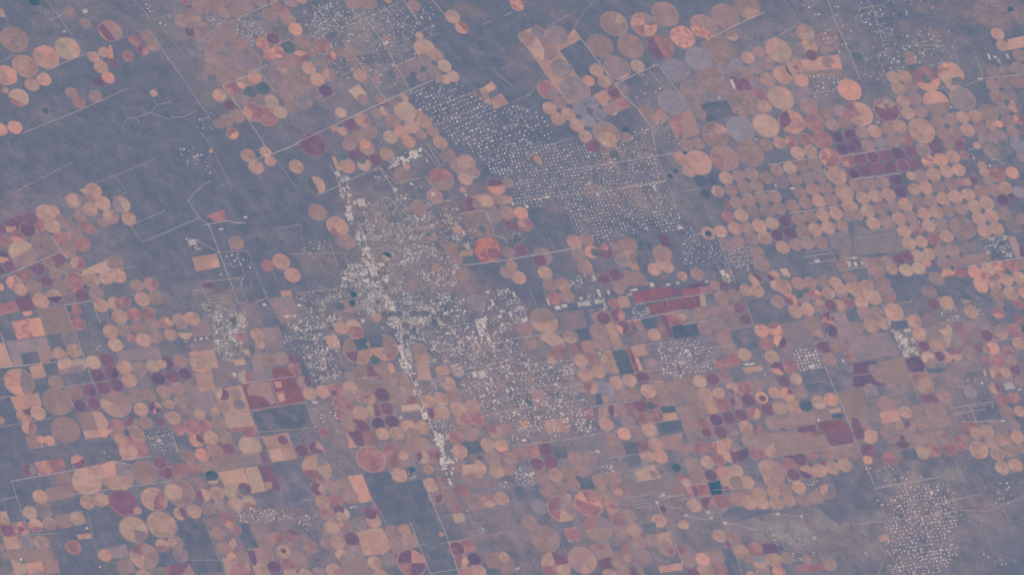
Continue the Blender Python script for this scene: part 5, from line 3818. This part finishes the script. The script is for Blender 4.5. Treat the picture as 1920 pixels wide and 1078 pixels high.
def inside(x, y, poly):
    c = False
    n = len(poly)
    for i in range(n):
        x0, y0 = poly[i]
        x1, y1 = poly[(i + 1) % n]
        if (y0 > y) != (y1 > y) and x < (x1 - x0) * (y - y0) / (y1 - y0) + x0:
            c = not c
    return c


def quad(x, y, w, h):
    """corner points on the ground of a w x h px block lined up with the section lines"""
    u, v = grid_dir(x, y)
    return [g(x + u[0] * a * w / 2 + v[0] * b * h / 2, y + u[1] * a * w / 2 + v[1] * b * h / 2) for a, b in ((-1, 1), (1, 1), (1, -1), (-1, -1))]


PAD_TINT = [alb((236, 224, 218)), alb((226, 210, 205)), alb((216, 200, 197)), alb((206, 188, 187)), alb((192, 176, 178))]
PAD_LABEL = {'N12': ('bright square well pad in the compact block of dots at lower right', 'well pads in the compact block'),
             'N2': ('pale well pad in the upper left part of the dense dotted band above the town', 'well pads in the dense dotted band')}
loose = Bag()
n_pads = {}
KEYS = ['N12', 'N2']
pads = []
for key, (keep, size, jit, ux, uy, vx, vy), poly in CLUS:
    rr = random.Random(key)
    ux, uy, vx, vy, size = ux / SZ, uy / SZ, vx / SZ, vy / SZ, size / SZ
    x0, x1 = min(p[0] for p in poly), max(p[0] for p in poly)
    y0, y1 = min(p[1] for p in poly), max(p[1] for p in poly)
    det = ux * vy - uy * vx
    cor = [((x - x0) * vy - (y - y0) * vx) / det for x in (x0, x1) for y in (y0, y1)]
    cor2 = [(-(x - x0) * uy + (y - y0) * ux) / det for x in (x0, x1) for y in (y0, y1)]
    for i in range(int(min(cor)) - 1, int(max(cor)) + 2):
        for j in range(int(min(cor2)) - 1, int(max(cor2)) + 2):
            a, b = i + rr.uniform(-jit, jit), j + rr.uniform(-jit, jit)
            x, y = x0 + a * ux + b * vx, y0 + a * uy + b * vy
            if rr.random() > keep or not inside(x, y, poly) or (in_circle(x, y) and rr.random() < .8) or not (-4 < x < W_PX + 4 and -4 < y < H_PX + 4):
                continue
            s = size * rr.uniform(.55, 1.2) * PADK
            pads.append((key, x, y, s * rr.uniform(.8, 1.25), s, rr.random()))
big = [p for p in pads if p[0] in KEYS]
big.sort(key=lambda p: (p[0] != 'N12', -p[3] * p[4]))
ind = set(id(p) for p in big[:300])


def pad_poly(x, y, w, h):
    q = quad(x, y, w, h)
    # clipped corners: graders round them off
    out = []
    for i in range(4):
        p, a, b = q[i], q[i - 1], q[(i + 1) % 4]
        out.append((p[0] + (a[0] - p[0]) * .22, p[1] + (a[1] - p[1]) * .22))
        out.append((p[0] + (b[0] - p[0]) * .22, p[1] + (b[1] - p[1]) * .22))
    return out


for p in pads:
    key, x, y, w, h, t = p
    c = PAD_TINT[min(4, int((t ** PADG) * 5 + (1.5 if key in ('N14', 'N14b', 'N14c', 'N15') else 0)))]
    if id(p) in ind:
        b = Bag()
        b.prism(pad_poly(x, y, w, h), PZ, c)
        cx, cy = g(x, y)
        o = link('well_pad', b.mesh('well_pad', (cx, cy, 0), False), MAT['town'], label=PAD_LABEL[key][0], category='well pad', group=PAD_LABEL[key][1])
        o.location = (cx, cy, 0)
    else:
        loose.prism(pad_poly(x, y, w, h), PZ, c)
link('well_pads', loose.mesh('well_pads', full=False), MAT['town'], kind='stuff', label='the many other pale well pads dotted in grids over the grassland', category='well pads')

# yards and the buildings standing in them
rr = random.Random(77)
LAND = [('town centre', 735, 585), ('north town', 745, 430)]
ylab = set()
ALLF = [f for f in circles if f['r'] > 11] + [f for f in polys if f['r'] > 11 and CLEAN(f['c']) != 'N']


def where(x, y):
    best = min(ALLF, key=lambda f: math.hypot(f['x'] - x, f['y'] - y) / (1 if f['r'] < 14 else 1.2))
    a = math.degrees(math.atan2(y - best['y'], x - best['x']))
    nm = min(DIRS, key=lambda d: abs((a - d[1] + 180) % 360 - 180))[0]
    return '%s a %s %s %s' % (nm.replace('just ', ''), size_word(best), CNAME[CLEAN(best['c'])], 'circle' if best['t'] == 'c' else 'field')


YARD = [(x, y, w * YARDK, h * YARDK) for x, y, w, h in YARD]
YL = []
for x, y, w, h in YARD:
    sz = 'big' if w * h > 120 else 'small' if w * h < 32 else 'mid-sized'
    sh = 'long narrow' if h > 2.2 * w or w > 2.2 * h else 'tall' if h > 1.3 * w else 'broad' if w > 1.3 * h else 'square'
    f0 = {'x': x, 'y': y}
    YL.append((sz, sh, where(x, y), zone(f0), x))
for k, (x, y, w, h) in enumerate(YARD):
    sz, sh, wh, zn, _ = YL[k]
    forms = ['%s %s whitish yard %s' % (sz, sh, wh), '%s %s whitish yard %s %s' % (sz, sh, wh, zn)]
    same0 = [t for t in YL if t[:3] == (sz, sh, wh)]
    same1 = [t for t in YL if t[:4] == (sz, sh, wh, zn)]
    if len(same0) == 1:
        lb = forms[0]
    elif len(same1) == 1:
        lb = forms[1]
    else:
        xs = sorted(t[4] for t in same1)
        lb = '%s from left of %s %s whitish yards %s' % (['first', 'second', 'third', 'fourth', 'fifth', 'sixth', 'seventh'][min(6, xs.index(x))], sz, sh, wh)
        while lb in ylab:
            lb += ' too'
    ylab.add(lb)
    cx, cy = g(x, y)
    # outline broken into an uneven block
    u, v = grid_dir(x, y)
    n, pts = 5, []
    for a0, b0, a1, b1 in ((-1, 1, 1, 1), (1, 1, 1, -1), (1, -1, -1, -1), (-1, -1, -1, 1)):
        cut = rr.choice([0, 0, .12, .25])
        for j in range(n):
            t = j / n
            a, b = a0 + (a1 - a0) * t, b0 + (b1 - b0) * t
            s = 1 - (cut if 1 <= j <= 3 and rr.random() < .8 else 0) + rr.uniform(-.06, .06)
            pts.append(g(x + u[0] * a * s * w / 2 + v[0] * b * s * h / 2, y + u[1] * a * s * w / 2 + v[1] * b * s * h / 2))
    b = Bag()
    c = jitter_col(alb(rr.choice([(190, 175, 172), (180, 166, 165), (170, 160, 162), (198, 184, 180)])), rr, .12)
    b.prism(pts, PZ + 1.0, c)
    o = link('yard', b.mesh('yard', (cx, cy, 0), False), MAT['town'], label=lb, category='yard', group='bright bare yards and lots')
    o.location = (cx, cy, 0)
    m = min(12, max(2, int(w * h / 7)))
    for _ in range(m):
        a, c2 = rr.uniform(-.8, .8), rr.uniform(-.8, .8)
        bw, bh = rr.uniform(.9, 2.3), rr.uniform(.7, 1.5)
        px, py = x + u[0] * a * w / 2 + v[0] * c2 * h / 2, y + u[1] * a * w / 2 + v[1] * c2 * h / 2
        bb = Bag()
        bb.gable(quad(px, py, bw, bh), PZ + 10 + .3 * _, PZ + 15 + .3 * _, alb(rr.choice([(230, 216, 210), (216, 202, 197), (196, 182, 178), (150, 140, 145), (126, 124, 136), (138, 130, 142), (170, 152, 148)])))
        link('building', bb.mesh('building', (cx, cy, 0), False), MAT['town'], o)

# town: houses, paving and tree crowns between
houses, crowns = Bag(), Bag()
HT = [alb(c) for c in ((190, 178, 176), (176, 166, 167), (210, 198, 192), (162, 154, 161), (150, 144, 155), (170, 154, 154), (138, 135, 150), (202, 182, 174))]
CT = [alb(c) for c in ((82, 96, 112), (92, 104, 118), (100, 105, 122))]
rr = random.Random(11)
HOUSES = []
for wk, (par, poly) in enumerate(WEAVE):
    dens, size = par[:2]
    lift = par[2] if len(par) > 2 else 0
    x0, x1 = min(p[0] for p in poly), max(p[0] for p in poly)
    y0, y1 = min(p[1] for p in poly), max(p[1] for p in poly)
    u, v = grid_dir((x0 + x1) / 2, (y0 + y1) / 2)
    st = 1.75
    n = int(math.hypot(x1 - x0, y1 - y0) / st) + 4
    for i in range(-n, n):
        for j in range(-n, n):
            if not lift and (i % 5 == 0 or j % 4 == 0) and rr.random() < .75:
                continue
            x = (x0 + x1) / 2 + u[0] * i * st + v[0] * j * st + rr.uniform(-.5, .5)
            y = (y0 + y1) / 2 + u[1] * i * st + v[1] * j * st + rr.uniform(-.5, .5)
            if not inside(x, y, poly) or in_circle(x, y):
                continue
            # blocks: denser and thinner neighbourhoods
            blk = random.Random(int(x / 13) * 7919 + int(y / 11)).choice([.05, .25, .6, 1.0, 1.5, 2.1]) * random.Random(int(x / 5) * 631 + int(y / 5) * 17).uniform(.5, 1.5)
            if rr.random() < dens * blk * TOWNK:
                s = size / SZ * rr.choice([.4, .5, .6, .75, 1.1] if not lift else [.6, .8, 1.0, 1.4])
                HOUSES.append((x, y, s * rr.uniform(.8, 1.5), s, rr.choice(HT if not lift else HT[:3] + [alb((206, 194, 188)), alb((218, 204, 198))]), wk))
            elif rr.random() < dens * .30:
                s = rr.uniform(.5, 1.1)
                cxx, cyy = g(x, y)
                k = 7
                crowns.prism([(cxx + math.cos(6.283 * t / k) * s * 24 * rr.uniform(.7, 1.2), cyy + math.sin(6.283 * t / k) * s * 24 * rr.uniform(.7, 1.2)) for t in range(k)], PZ + rr.uniform(1, 3), rr.choice(CT))
HOUSES.sort(key=lambda t: -t[2] * t[3])
DISTRICT = lambda x, y: ('in the dense town core' if 640 < x < 810 and 530 < y < 625 else 'in the northern half of the town' if 640 < x < 900 and y < 530
                         else 'in the eastern outskirts of the town' if x >= 810 and x < 1100 and y > 430 and y < 810 else 'in the western outskirts of the town' if 330 < x <= 640 and 480 < y < 760
                         else 'in the far settlements beyond the town')
for q, (x, y, w, h, c, wk) in enumerate(HOUSES):
    if q < 300:
        b = Bag()
        b.gable(quad(x, y, w, h), PZ + 4, PZ + 7, c)
        cx, cy = g(x, y)
        o = link('building', b.mesh('building', (cx, cy, 0), False), MAT['town'], label='one of the larger pale roofed buildings ' + DISTRICT(x, y), category='building', group='larger buildings ' + DISTRICT(x, y))
        o.location = (cx, cy, 0)
    else:
        houses.gable(quad(x, y, w, h), PZ + 4, PZ + 7, c)
link('town_houses', houses.mesh('town_houses', full=False), MAT['town'], kind='stuff', label='countless pale roofs of the town and its scattered outskirts', category='houses')
link('town_trees', crowns.mesh('town_trees', full=False), MAT['town'], kind='stuff', label='dark tree crowns and gardens between the town roofs', category='trees')

haze()
print('counts', len(circles), len(polys), len(ROAD), len(pads), len(big), len(YARD), len(houses.f) // 6, 'maxz', MAXZ)
